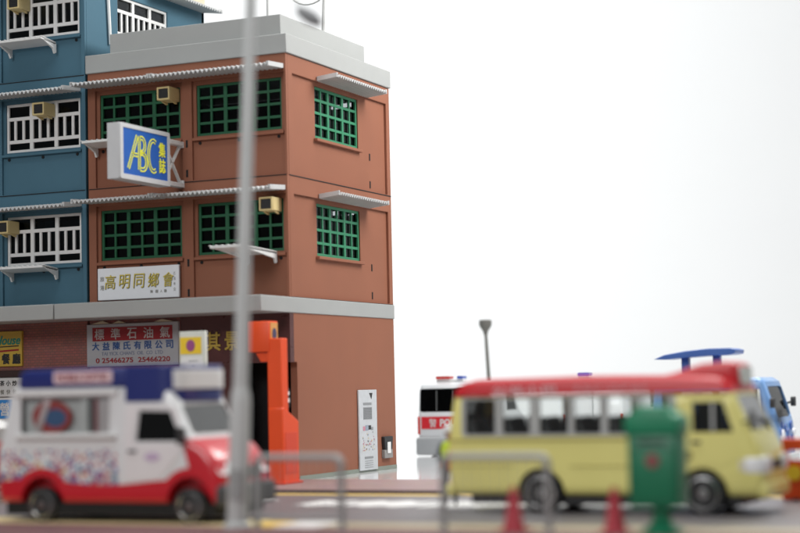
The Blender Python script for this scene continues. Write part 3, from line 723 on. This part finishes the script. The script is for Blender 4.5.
prof = [(.10, .34), (0, .55), (0, 1.30), (.10, 1.60), (.26, 2.40), (.40, 2.52), (3.4, 2.54), (3.72, 2.48), (3.84, 2.20), (4.16, 1.52), (4.44, 1.38), (4.66, 1.10), (4.74, .80), (4.74, .5), (4.68, .34)]
cav = [(.12, .95), (.12, 1.30), (.24, 1.62), (.38, 2.36), (.5, 2.42), (3.4, 2.44), (3.62, 2.40), (3.74, 2.16), (4.00, 1.55), (4.05, 1.40), (4.0, .95)]
serve = rrect(.53, 2.50, 1.62, 2.33, .04); dwin = [(3.03, 1.48), (3.98, 1.48), (3.74, 2.02), (3.10, 2.04)]
liv = livery()
me = shell(prof, W, cav, [dwin], [(rrect(-.82, .82, 1.60, 2.13, .08), 3.6, 5)], [1.02, 4.12], .16, 1.4, .05)
c = MB(); c.prism(serve, -2, -.6, 'y'); me = boolean(me, [c])
obj('body', me, liv, van)
side_window(van, serve, W, g_clear, 1.4, .05, whitep, sides=(-1,), fw_=.05)
side_window(van, dwin, W, g_dark, 1.4, .05, None)
screen(van, 'windscreen', (4.135, 1.57), (3.855, 2.16), 1.72, glass('screen_glass', (.70, .72, .72), .45), .02)
m = MB(); m.plate([(2.80, .78), (3.50, .78), (3.72, 1.0), (4.05, 1.40), (3.84, 2.10), (2.86, 2.16), (2.80, 2.05)], [[(3.0, 1.45), (4.0, 1.45), (3.76, 2.05), (3.06, 2.07)]], -W/2-.008, -W/2+.02, 'y'); m.warp(tumble(1.4, .05)); dr = obj('door', m, mat('van_white', (.80, .77, .77), .3, .03, 3, coat=.4), van)
m = MB(); m.box(2.88, 3.06, -W/2-.04, -W/2-.01, 1.28, 1.33); obj('handle', m, dark, dr, .01)
m = MB(); m.prism(circ(3.38, 1.20, .16, 16, .08), -W/2-.016, -W/2-.009, 'y'); obj('emblem', m, mat('lilac_print', (.55, .42, .58), .5, .2, 20), dr)
# navy roof boards
def cap_plan(hw, xf, r, t0=90, t1=-90, n=8):
    P = [(xf-r+r*math.sin(R(90-abs(t))), (-(hw-r) if t > 0 else hw-r)-r*math.sin(R(t))) for t in [t0+(0-t0)*i/n for i in range(n+1)]]
    return P+[(xf-r+r*math.cos(R(t)), hw-r-r*math.sin(R(t))) for t in [t1*i/n for i in range(n+1)]]
m = MB(); m.prism([(.50, 2.47), (.52, 2.76), (.62, 2.83), (2.95, 2.85), (2.95, 2.47)], -.975, .975, 'y'); m.bevel(.08, 3)
m.prism([(2.80, .976)][::-1]+[(2.80, -.976)]+cap_plan(.976, 3.9, .42)+[], 2.19, 2.86, 'z')
rf = obj('roof_boards', m, navy, van, .06, 3)
inner = cap_plan(.97, 3.895, .42, 50, -85); outer = cap_plan(1.0, 3.93, .45, 50, -85)
m = MB(); m.prism(outer+inner[::-1], 2.42, 2.77, 'z'); obj('front_panel', m, whitep, rf, .015)
m = MB(); m.box(.50, 2.66, -1.02, -.98, 2.44, 2.468); m.box(.40, 2.66, -1.03, -.9, 2.34, 2.44); obj('gutter', m, whitep, van, .012)
m = MB(); m.prism(rrect(1.30, 2.55, 2.56, 2.79, .05), -1.0, -.965, 'y'); sb = obj('side_board', m, pinkw, rf)
text('lettering', 'MOBILE SOFTEE', sb, redink, (1.92, -1.0, 2.675), (1, 0, 0), (0, 0, 1), 1.08, .13, .008, .01)
# what is in the serving window
m = MB(); m.box(.47, 2.62, -1.10, -.93, 1.55, 1.615); obj('counter', m, whitep, van, .012)
m = MB(); m.box(.40, 2.62, -.80, -.78, .97, 2.38); obj('bright_backing', m, mat('pale_backing', (.62, .62, .62), .6), van)  # pale panel added close behind the window to imitate a bright interior
m = MB(); m.prism(circ(1.19, 1.95, .43, 28, .31), -.905, -.895, 'y'); st = obj('window_sticker', m, mat('sticker_red', (.46, .05, .045), .5, .2, 9), van)
m = MB(); m.prism(circ(1.27, 1.93, .24, 24, .17), -.912, -.906, 'y'); obj('sticker_centre', m, mat('sticker_blue', (.05, .13, .30), .5, .2, 9), st)
m = MB(); m.prism([(.81, 1.66), (.95, 1.66), (1.19, 2.27), (1.05, 2.27)], -.925, -.914, 'y'); obj('reflection_stripe', m, mat('pale_reflection', (.60, .50, .50), .5), st)  # pale diagonal reflection in the window, drawn as a flat strip
m = MB(); m.box(1.84, 1.96, -.90, -.81, 1.64, 2.28); obj('window_post', m, whitep, van)
m = MB(); m.box(1.97, 2.08, -.86, -.81, 1.64, 2.28); m.mi = 1; m.box(2.09, 2.18, -.88, -.81, 1.64, 2.28); m.mi = 2; m.box(2.19, 2.49, -.90, -.82, 1.64, 2.26); obj('menu_poster', m, [cabin, mat('dark_red_print', (.24, .03, .04), .5), mat('pale_print', (.62, .56, .57), .5, .12, 16)], van)
seat(van, 3.0, -.5, .96, .95); seat(van, 3.0, .5, .96, .95)
m = MB(); m.box(2.9, 3.98, -.9, .9, .90, .952); obj('cabin_floor', m, dark, van)
for ax in (1.02, 4.12):
    for sd in (-1, 1): wheel(van, ax, sd*(W/2-.10), .325, chrome, sd, darkrim)
    m = MB(); m.cyl((ax, -.8, .325), (ax, .8, .325), .06, n=10); obj('axle', m, dark, van)
m = MB(); m.box(.2, 4.6, -.93, .93, .13, .36); obj('chassis', m, black, van)  # black chassis reaches low to stand in for the shadow underneath
for sd in (-1, 1):
    m = MB(); m.prism(rrect(-.20, .20, -.13, .13, .06), -.06, .03, 'x'); m.warp(lambda x, y, z: (4.68+x-max(0, abs(y+sd*.74)-.74)*.3-z*.45, sd*.74+y, 1.0+z)); obj('headlight', m, lensw, van)
    m = MB(); m.box(-.03, .04, sd*.88-.08, sd*.88+.08, .80, 1.5); obj('tail_light', m, lensr, van, .02)
    m = MB(); m.cyl((3.95, sd*.95, 1.50), (4.02, sd*1.10, 1.55), .025, n=8); m.prism(rrect(sd*1.13-.10, sd*1.13+.10, 1.42, 1.74, .05), 4.0, 4.08, 'x'); obj('mirror', m, dark, van, .01)
m = MB(); m.prism(rrect(-.99, .99, .30, .70, .1), 4.62, 4.84, 'x'); m.bevel(.05, 3); fb = obj('front_bumper', m, mat('bumper_grey', (.055, .057, .06), .55), van)
m = MB(); m.prism(rrect(-.52, .52, .78, 1.0, .05), 4.70, 4.765, 'x'); obj('front_grille', m, dark, van)
m = MB(); m.prism(rrect(-.97, .97, .34, .56, .08), -.08, .10, 'x'); m.bevel(.04, 2); obj('rear_bumper', m, mat('rear_bumper_grey', (.20, .19, .19), .5), van)

# ---- red taxi at the left edge
taxi = thing('red_car', 'dark red car with an overhanging white roof, half hidden behind the ice cream van', 'car', (-4.02, -7.55, 0), R(180))
tw_ = 1.7
prof = [(.05, .32), (0, .6), (.02, 1.02), (.14, 1.52), (.26, 1.62), (2.5, 1.62), (3.3, 1.10), (4.2, .98), (4.4, .75), (4.36, .34)]
cav = [(.12, .92), (.14, 1.05), (.26, 1.50), (.36, 1.54), (2.46, 1.54), (3.1, 1.08), (3.1, .92)]
sw_ = [[(.38, 1.10), (1.45, 1.10), (1.45, 1.50), (.46, 1.50)], [(1.57, 1.10), (2.95, 1.10), (2.42, 1.50), (1.57, 1.50)]]
me = shell(prof, tw_, cav, sw_, [(rrect(-.66, .66, 1.12, 1.52, .06), 2.4, 4.2), (rrect(-.66, .66, 1.10, 1.50, .06), -.5, .32)], [.85, 3.5], .10, 1.0, .12, .40)
obj('body', me, red, taxi)
for p in sw_: side_window(taxi, p, tw_, g_dark, 1.0, .12, None)
screen(taxi, 'windscreen', (3.22, 1.14), (2.55, 1.57), 1.36, g_dark, .02); screen(taxi, 'rear_window', (.145, 1.53), (.03, 1.06), 1.36, g_dark, .02)
m = MB(); m.prism([(-.26, 1.60), (-.18, 1.74), (.3, 1.84), (1.4, 1.84), (2.4, 1.74), (2.62, 1.60), (2.4, 1.63), (.2, 1.63)], -.80, .80, 'y'); obj('roof_skin', m, whitep, taxi, .02)
for ax in (.85, 3.5):
    for sd in (-1, 1): wheel(taxi, ax, sd*(tw_/2-.12), .31, alloy, sd)
for sd in (-1, 1):
    m = MB(); m.prism(rrect(sd*.6-.16, sd*.6+.16, .70, .86, .04), 4.36, 4.43, 'x'); obj('headlight', m, lensw, taxi)
    m = MB(); m.prism(rrect(sd*.72-.07, sd*.72+.07, .7, 1.0, .03), -.02, .06, 'x'); obj('tail_light', m, lensr, taxi)
    m = MB(); m.prism(rrect(-.83, .83, .30, .52, .06), 4.34 if sd > 0 else -.08, 4.46 if sd > 0 else .06, 'x'); obj('bumper', m, dark, taxi, .02)

# ---- white vans seen from behind
def rear_van(name, label, cat, x, y, police):
    v = thing(name, label, cat, (x, y, 0), R(90))      # local +x points away from the camera
    prof = [(.05, .16), (0, .6), (0, 1.30), (.06, 2.15), (.16, 2.38), (.4, 2.46), (3.6, 2.46), (4.1, 2.30), (4.6, 1.5), (5.1, 1.2), (5.2, .7), (5.15, .16)]
    cav = [(.08, .95), (.08, 1.30), (.14, 2.14), (.3, 2.34), (3.6, 2.36), (3.9, 2.26), (4.4, 1.45), (4.4, .95)]
    sd_ = [rrect(.35, 1.7, 1.45, 2.12, .06), rrect(1.85, 3.1, 1.45, 2.12, .06), [(3.25, 1.45), (4.28, 1.45), (3.95, 2.12), (3.25, 2.12)]]
    me = shell(prof, W, cav, sd_[2:], [(rrect(-.86, .86, 1.52, 2.18, .08), 3.9, 6)]+([(rrect(-.93, .93, 1.47, 2.26, .09), -.5, .2)] if police else []), [1.0, 4.2], .12, 1.4, .03, .42)
    obj('body', me, mat('van_white_body', (.74, .75, .76), .3, .03, 2, coat=.4), v)
    side_window(v, sd_[2], W, g_dark, 1.4, .03, None)
    screen(v, 'windscreen', (4.58, 1.50), (4.12, 2.22), 1.74, g_dark, .02)
    if police:
        rw = screen(v, 'rear_window', (.045, 2.24), (.0, 1.44), 1.84, glass('rear_glass', (.16, .165, .17), .10), .03)
        for y_ in (.3, -.3):
            m = MB(); m.cyl((-.005, y_, 1.5), (.02, y_, 2.2), .012, n=6); obj('window_bar', m, cabin, rw)
    else:
        m = MB(); m.box(-.012, .01, -.006, .006, .66, 2.2); obj('door_seam', m, cabin, v)
    m = MB(); m.prism(rrect(-1.02, 1.02, .03, .62, .08), -.16, .08, 'x'); m.bevel(.04, 2); obj('rear_bumper', m, mat('pale_bumper', (.40, .41, .42), .45), v)
    for sd in (-1, 1):
        m = MB(); m.box(-.03, .05, sd*.965-.035, sd*.965+.035, .72, 1.32); obj('tail_light', m, lensr, v, .012)
    for ax in (1.0, 4.2):
        for sd in (-1, 1): wheel(v, ax, sd*(W/2-.18), .28, alloy, sd)
    for y_ in (-.45, .45): seat(v, 1.2, y_, .96, .95); seat(v, 2.4, y_, .96, .95)
    m = MB(); m.box(.1, 4.4, -.92, .92, .90, .952); obj('cabin_floor', m, dark, v)
    if police:
        m = MB(); m.prism(rrect(-.86, .86, .90, 1.31, .02), -.014, .002, 'x'); st = obj('red_stripe', m, mat('police_red', (.62, .02, .03), .4), v)
        text('lettering', '警', st, whitep, (-.014, .44, 1.10), (0, -1, 0), (0, 0, 1), .27, .28, .008, .0)
        text('lettering', 'POLICE', st, whitep, (-.014, -.32, 1.10), (0, -1, 0), (0, 0, 1), .98, .25, .008, .012)
        m = MB(); m.box(.5, .75, -.5, .5, 2.46, 2.56); lb = obj('light_bar', m, whitep, v, .02)
        m = MB(); m.prism(rrect(-.02, .5, 2.57, 2.67, .04), .46, .80, 'x'); obj('red_light', m, lensr, lb)
        m = MB(); m.prism(rrect(-.5, -.28, 2.57, 2.67, .04), .46, .80, 'x'); obj('blue_light', m, lensb, lb)
    else:
        m = MB(); m.box(.5, .75, .25, .65, 2.46, 2.53); lb = obj('light_bar', m, whitep, v, .02)
        m = MB(); m.prism(rrect(.25, .65, 2.54, 2.68, .05), .46, .80, 'x'); obj('blue_light', m, lensb, lb)
    return v
rear_van('police_van', 'white police van seen from behind with black window and red POLICE stripe', 'police van', -1.72, 14.3, True)
rear_van('white_van', 'white van hidden behind the minibus with only its blue roof light showing', 'van', 3.5, 14.3, False)

# ---- pale blue van
bv = thing('blue_van', 'pale blue van with a dark blue raised roof panel behind the minibus', 'van', (8.95, 3.0, 0))
prof = [(.1, .32), (0, .6), (0, 1.2), (.1, 2.2), (.3, 2.38), (2.7, 2.40), (2.86, 2.30), (3.04, 1.75), (3.16, 1.30), (3.2, .8), (3.18, .34)]
cav = [(.1, .92), (.1, 1.2), (.18, 2.15), (.35, 2.30), (2.66, 2.32), (2.76, 2.24), (2.92, 1.72), (3.04, 1.25), (3.04, .92)]
sd_ = [rrect(.30, 1.15, 1.42, 2.10, .06), rrect(1.28, 2.10, 1.42, 2.10, .06), [(2.26, 1.38), (2.86, 1.38), (2.76, 2.14), (2.26, 2.14)]]
me = shell(prof, 1.9, cav, sd_, [(rrect(-.80, .80, 1.42, 2.18, .1), 2.6, 4), (rrect(-.7, .7, 1.45, 2.05, .08), -.5, .2)], [.75, 2.55], .13, 1.3, .04, .40)
obj('body', me, skyb, bv)
for p in sd_: side_window(bv, p, 1.9, g_clear, 1.3, .04, midb, fw_=.04)
screen(bv, 'windscreen', (3.13, 1.40), (2.88, 2.20), 1.66, g_clear, .025); screen(bv, 'rear_window', (.09, 2.1), (.02, 1.4), 1.5, g_clear, .025)
for sd in (-1, 1):
    m = MB(); m.cyl((3.0, sd*.92, 1.74), (3.10, sd*1.12, 1.78), .03, n=8); m.prism(rrect(sd*1.2-.11, sd*1.2+.11, 1.66, 1.90, .06), 3.06, 3.16, 'x'); obj('mirror', m, dark, bv, .015)
    m = MB(); m.cyl((3.16, sd*.66, 1.0), (3.24, sd*.66, 1.0), .14, .13, 20); obj('headlight', m, lensw, bv)
    for ax in (.75, 2.55): wheel(bv, ax, sd*.83, .33, alloy, sd)
    m = MB(); m.box(-.02, .05, sd*.85-.06, sd*.85+.06, .8, 1.2); obj('tail_light', m, lensr, bv)
m = MB()
for y, z, r_ in ((-.55, 1.22, .07), (-.72, 1.05, .09), (-.45, .95, .12), (-.2, 1.15, .08), (.1, .98, .13), (.45, 1.2, .09), (.5, .85, .1)): m.prism(circ(y, z, r_, 12, r_*1.3), 3.12, 3.212, 'x')
for x, z, r_ in ((2.75, 1.15, .13), (2.9, .95, .10), (2.55, 1.0, .10), (2.2, 1.15, .14), (1.8, 1.0, .12)): m.prism(circ(x, z, r_, 12, r_*.8), -.957, -.93, 'y')
obj('paint_pattern', m, midb, bv)
m = MB(); m.prism(rrect(-.92, .92, .32, .52, .06), 3.14, 3.28, 'x'); obj('bumper', m, offw, bv, .02)
m = MB()
Pn = [(.0, 2.90), (.28, 3.01), (.8, 3.09), (1.4, 3.14), (1.95, 3.14), (2.08, 3.10), (2.06, 3.0), (1.9, 2.97), (1.4, 2.96), (.8, 2.93), (.30, 2.89)]
m.prism(Pn, -.5, .5, 'y'); rp = obj('roof_panel', m, midb, bv, .02)
for x in (.70, 1.50):
    m = MB(); m.box(x-.09, x+.09, -.12, .12, 2.38, 2.99); obj('roof_strut', m, midb, rp, .02)
seat(bv, 2.0, -.45, .93, .8); seat(bv, 2.0, .45, .93, .8)

# ================================================================== street furniture
# lamp post in the foreground
lp = thing('street_lamp', 'tall pale grey lamp post leaning slightly on the near pavement', 'street lamp', (6.15, -13.72, .02))
m = MB(); m.lathe([(.25, 0), (.25, .05), (.185, .09), (.175, 2.15), (.165, 2.25), (.13, 2.42), (.125, 2.5)], (0, 0, 0), 'z', 24); m.warp(lambda x, y, z: (x+.045*z, y, z)); obj('base', m, lampgrey, lp)
m = MB(); m.cyl((.11, 0, 2.45), (.48, 0, 10.2), .13, .095, 20); obj('pole', m, lampgrey, lp)
m = MB(); pts = [(.48, 0, 10.15), (.60, 0, 10.35), (.80, 0, 10.35), (.98, 0, 10.1), (1.12, 0, 9.6), (1.34, 0, 8.95)]; m.tube(pts, .03, 10); obj('arm', m, lampgrey, lp)
m = MB(); m.ball((0, 0, 0), .29, .15, .12, 18); m.warp(lambda x, y, z: (1.56+x*.82+z*.57, y, 8.72-x*.57+z*.82)); obj('lamp_head', m, mat('lamp_head_grey', (.20, .205, .21), .5), lp)
m = MB(); m.box(-.02, .20, -.21, -.19, .5, 1.0); obj('access_door', m, steel, lp)

# far lamp
fl = thing('cup_lamp', 'thin lamp post with a cup shaped head standing far behind the minibus', 'street lamp', (-2.05, 20, 0))
m = MB(); m.cyl((-.16, 0, 0), (-.36, 0, 4.35), .085, .06, 14); obj('pole', m, mat('bronze_grey', (.16, .155, .14), .45), fl)
m = MB(); m.lathe([(.07, 4.18), (.10, 4.32), (.21, 4.48), (.235, 4.56), (.235, 4.72), (.2, 4.74)], (-.36, 0, 0), 'z', 20); obj('lamp_head', m, mat('bronze_grey', (.16, .155, .14), .45), fl)
m = MB(); m.lathe([(.17, -.011), (.17, .03), (.09, .08)], (-.16, 0, 0), 'z', 16); obj('base', m, mat('bronze_grey', (.16, .155, .14), .45), fl)

# railings
def railing(x0, x1, label):
    r_ = thing('railing', label, 'railing', (x0, -13.72, .02), 0, 'grey kerbside railings')
    Lr = x1-x0
    m = MB(); m.tube([(.04, 0, 0), (.04, 0, 1.10), (.08, 0, 1.17), (.15, 0, 1.2), (Lr-.15, 0, 1.2), (Lr-.08, 0, 1.17), (Lr-.04, 0, 1.10), (Lr-.04, 0, 0)], .06, 12); obj('frame', m, steel, r_)
    m = MB(); m.cyl((.04, 0, .18), (Lr-.04, 0, .18), .03, n=8); obj('bottom_rail', m, steel, r_)
    n = 12
    for k in range(1, n):
        b = MB(); b.cyl((Lr*k/n, 0, .18), (Lr*k/n, 0, 1.17), .008, n=6); obj('bar', b, steel, r_)
    for x in (.04, Lr-.04):
        b = MB(); b.cyl((x, 0, 0), (x, 0, .02), .11, n=14); obj('foot', b, steel, r_)
railing(6.50, 8.20, 'grey railing panel in front of the brown side wall, right of the lamp post')
railing(9.96, 11.85, 'grey railing panel in front of the rear half of the yellow minibus')

# cones
def cone():
    c_ = thing('traffic_cone', 'red traffic cone in front of the rear wheel of the minibus', 'traffic cone', (11.22, -13.72, .02), 0, 'red traffic cones')
    m = MB(); m.lathe([(.19, .05), (.165, .09), (.05, .70), (.035, .72)], (0, 0, 0), 'z', 24); obj('cone_body', m, mat('cone_red', (.38, .022, .038), .45), c_)
    m = MB(); m.prism(rrect(-.23, .23, -.23, .23, .05), 0, .05, 'z'); obj('cone_base', m, mat('cone_red', (.38, .022, .038), .45), c_, .012)
    return c_
c1 = cone(); c2 = dup(c1); c2.location = (12.90, -13.72, .02); c2['label'] = 'red traffic cone beside the green post box'

# post box
mb_ = thing('post_box', 'green pedestal post box in front of the minibus', 'post box', (13.60, -13.72, .02), 0)
m = MB(); m.prism(rrect(-.40, .40, -.24, .34, .06), .42, 1.52, 'z'); m.bevel(.02, 2); obj('body', m, mailg, mb_)
m = MB(); m.prism([(-.44, 1.52), (.44, 1.52), (.44, 1.76), (.41, 1.83), (.28, 1.86), (.25, 1.98), (-.27, 1.98), (-.30, 1.86), (-.41, 1.83), (-.44, 1.76)], -.28, .38, 'y'); m.bevel(.05, 3); obj('cap', m, mat('post_green_cap', (.008, .235, .11), .4, .06), mb_)
m = MB(); m.lathe([(.34, 0), (.34, .05), (.22, .12), (.15, .2), (.14, .42)], (.04, .05, 0), 'z', 24); obj('pedestal', m, mailg, mb_)
m = MB(); m.prism(rrect(-.22, .22, 1.40, 1.45, .015), -.262, -.241, 'y'); obj('slot', m, dark, mb_)
m = MB(); m.prism(circ(0, 1.14, .11, 20), -.262, -.241, 'y'); obj('emblem', m, mat('muted_red', (.26, .07, .07), .5), mb_)
m = MB(); m.plate(rrect(-.33, .33, .50, 1.34, .03), [rrect(-.31, .31, .52, 1.32, .03)], -.25, -.241, 'y'); obj('door_edge', m, mat('post_green_dark', (.005, .10, .05), .5), mb_)

# orange barrier at the right edge
ob = thing('water_barrier', 'orange plastic water barrier with yellow disc at the right edge', 'barrier', (13.86, -5.9, 0))
m = MB(); m.plate([(0, .02), (1.9, .02), (1.9, .70), (1.84, .78), (1.84, 1.20), (.02, 1.20), (.02, .78), (0, .70)], [rrect(.10, 1.74, .78, .97, .05)], -.04, .28, 'y'); obj('body', m, orange, ob, .05, 3)
m = MB(); m.prism(circ(.25, .54, .15, 20), -.075, -.05, 'y'); obj('disc', m, yel, ob)
m = MB(); m.prism(circ(1.45, .54, .15, 20), -.075, -.05, 'y'); obj('disc', m, yel, ob)
m = MB(); m.box(.2, .34, -.05, .3, -.0, .05); m.box(1.5, 1.64, -.05, .3, -.0, .05); obj('foot', m, dark, ob)

# orange machine at the corner
om = thing('payment_column', 'tall orange machine column with an overhanging head by the shop opening', 'machine', (.14, -2.5, .06))
m = MB(); m.prism(rect(0, .60, 0, .46), 3.22, 3.98, 'z'); m.bevel(.03, 2); hd = obj('head', m, orange, om)
m = MB(); m.prism(rect(.05, .41, 3.26, 3.94), .601, .615, 'x'); pl = obj('label_panel', m, mat('label_amber', (.62, .30, .08), .5), hd)
m = MB(); m.prism(circ(.23, 3.66, .11, 14, .15), .616, .625, 'x'); m.prism(circ(.23, 3.38, .05, 10), .616, .625, 'x'); obj('mark', m, mat('label_ink', (.05, .05, .11), .5), pl)
m = MB(); m.prism([(.16, 3.20), (.58, 3.20), (.58, 2.98), (.30, 2.98), (.24, 3.08)], .08, .38, 'y'); obj('bracket', m, orange, om, .02)
m = MB(); m.box(.52, .92, .02, .34, 0, 3.55); obj('column', m, orange, om, .025)
m = MB(); m.prism([(-.0, 0), (.85, 0), (.85, 1.52), (.05, 1.88), (-.0, 1.84)], .525, .93, 'x'); cb_ = obj('cabinet', m, orange, om, .03)
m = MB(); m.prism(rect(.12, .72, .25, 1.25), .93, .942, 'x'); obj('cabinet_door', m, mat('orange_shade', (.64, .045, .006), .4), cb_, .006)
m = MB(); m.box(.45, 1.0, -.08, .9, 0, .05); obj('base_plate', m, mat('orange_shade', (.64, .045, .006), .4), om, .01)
m = MB(); m.prism(rect(.36, .56, 1.90, 2.32), .78, .84, 'x'); m.mi = 1; m.prism(rect(.39, .53, 1.98, 2.08), .841, .85, 'x'); m.prism(rect(.39, .53, 2.16, 2.24), .841, .85, 'x'); m.mi = 0; m.box(.6, .84, .34, .56, 1.86, 1.92); obj('keypad', m, [dark, whitep], om)

# bus stop flag
bs = thing('bus_stop_sign', 'bus stop sign with a yellow panel and purple roundel above a white panel', 'bus stop sign', (-.33, -4.25, .066))
m = MB(); m.cyl((.27, .06, 0), (.27, .06, 2.9), .05, n=14); obj('pole', m, steel, bs)
m = MB(); m.prism(rect(-.42, .30, 2.55, 3.72), 0, .10, 'y'); obj('board', m, mat('stop_white', (.66, .68, .62), .4), bs, .015)
m = MB(); m.prism(rect(-.39, .19, 3.18, 3.58), -.012, -.001, 'y'); obj('yellow_panel', m, yel, bs)
m = MB(); m.prism(circ(-.10, 3.38, .12, 20, .14), -.02, -.013, 'y'); obj('roundel', m, purple, bs)
m = MB(); m.prism(rect(-.37, .22, 2.6, 3.12), -.012, -.001, 'y'); wp = obj('white_panel', m, whitep, bs)
for k, (a, b) in enumerate(((-.16, .10), (-.06, .02), (-.14, .08), (-.12, .06))):
    m = MB(); m.prism(rect(a, b, 3.0-k*.10, 3.03-k*.10), -.02, -.013, 'y'); obj('printed_line', m, mat('faint_grey_ink', (.42, .42, .42), .5), wp)

# ================================================================== person
def person():
    p = thing('person', 'person in a hi-vis yellow vest and white helmet behind the minibus', 'person', (7.74, -8.0, 0), R(-70))
    V = {}; vs = []; es = []; rad = []
    def add(k, co, r, frm=None):
        V[k] = len(vs); vs.append(co); rad.append(r)
        if frm: es.append((V[frm], V[k]))
    add('pelvis', (0, 0, .80), .135); add('waist', (.0, 0, .95), .125, 'pelvis'); add('chest', (0, 0, 1.14), .15, 'waist'); add('neck0', (.0, 0, 1.26), .075, 'chest'); add('neck', (.01, 0, 1.32), .05, 'neck0')
    add('jaw', (.025, 0, 1.38), .07, 'neck'); add('head', (.015, 0, 1.46), .095, 'jaw'); add('crown', (.005, 0, 1.53), .07, 'head'); add('nose', (.12, 0, 1.44), .014, 'head')
    for sd, n in ((-1, 'r'), (1, 'l')):
        add('hip'+n, (0, sd*.09, .74), .095, 'pelvis'); add('knee'+n, (.02, sd*.10, .42), .065, 'hip'+n); add('ank'+n, (0, sd*.10, .09), .045, 'knee'+n); add('toe'+n, (.14, sd*.11, .035), .036, 'ank'+n)
        add('sho'+n, (0, sd*.17, 1.21), .062, 'chest'); add('elb'+n, (.04, sd*.22, .97), .045, 'sho'+n); add('wri'+n, (.20, sd*.19, .82), .030, 'elb'+n); add('palm'+n, (.25, sd*.185, .80), .032, 'wri'+n)
        for k, (dy, ln) in enumerate(((-.026, .065), (-.009, .078), (.009, .072), (.026, .055))):
            add(f'f{k}{n}', (.29, sd*.185+dy, .79), .010, 'palm'+n); add(f'g{k}{n}', (.29+ln*.7, sd*.185+dy, .78-ln*.35), .008, f'f{k}{n}')
        add('th'+n, (.255, sd*.15, .80), .011, 'palm'+n); add('tt'+n, (.295, sd*.135, .79), .009, 'th'+n)
    me = bpy.data.meshes.new('body'); me.from_pydata(vs, es, []); o = bpy.data.objects.new('b', me); COL.objects.link(o)
    sk = o.modifiers.new('s', 'SKIN'); sk.use_smooth_shade = True
    for i, d in enumerate(me.skin_vertices[0].data): d.radius = (rad[i], rad[i]); d.use_root = (i == 0)
    o.modifiers.new('u', 'SUBSURF').levels = 2; o.modifiers['u'].render_levels = 2
    dg = bpy.context.evaluated_depsgraph_get(); dg.update(); new = bpy.data.meshes.new_from_object(o.evaluated_get(dg)); bpy.data.objects.remove(o)
    new.materials.clear()
    for x in (skin, trous, dark): new.materials.append(x)
    for f in new.polygons:
        c = f.center; f.material_index = 2 if c.z < .11 else (0 if (c.z > 1.28 or c.x > .19) else 1)
        f.use_smooth = True
    b = bpy.data.objects.new('body', new); COL.objects.link(b); b.parent = p
    m = MB(); m.lathe([(.165, .88), (.175, .98), (.185, 1.12), (.165, 1.22), (.09, 1.28)], (0, 0, 0), 'z', 24); m.warp(lambda x, y, z: (x*.86, y*1.02, z)); obj('vest', m, hiviz, p)
    m = MB(); m.lathe([(.155, 1.46), (.15, 1.475), (.125, 1.48), (.12, 1.53), (.09, 1.58), (.03, 1.605)], (0, 0, 0), 'z', 22); m.warp(lambda x, y, z: (x*1.08+.01, y*.92, z)); obj('helmet', m, whitep, p)
    m = MB(); m.lathe([(.098, 1.40), (.105, 1.44), (.105, 1.47)], (-.015, 0, 0), 'z', 18); obj('hair', m, dark, p)
    m = MB()
    for sd in (-1, 1): m.ball((.093, sd*.036, 1.465), .012, n=8)
    m.box(.088, .1, -.03, .03, 1.395, 1.403); obj('face_features', m, blackink, p)
person()
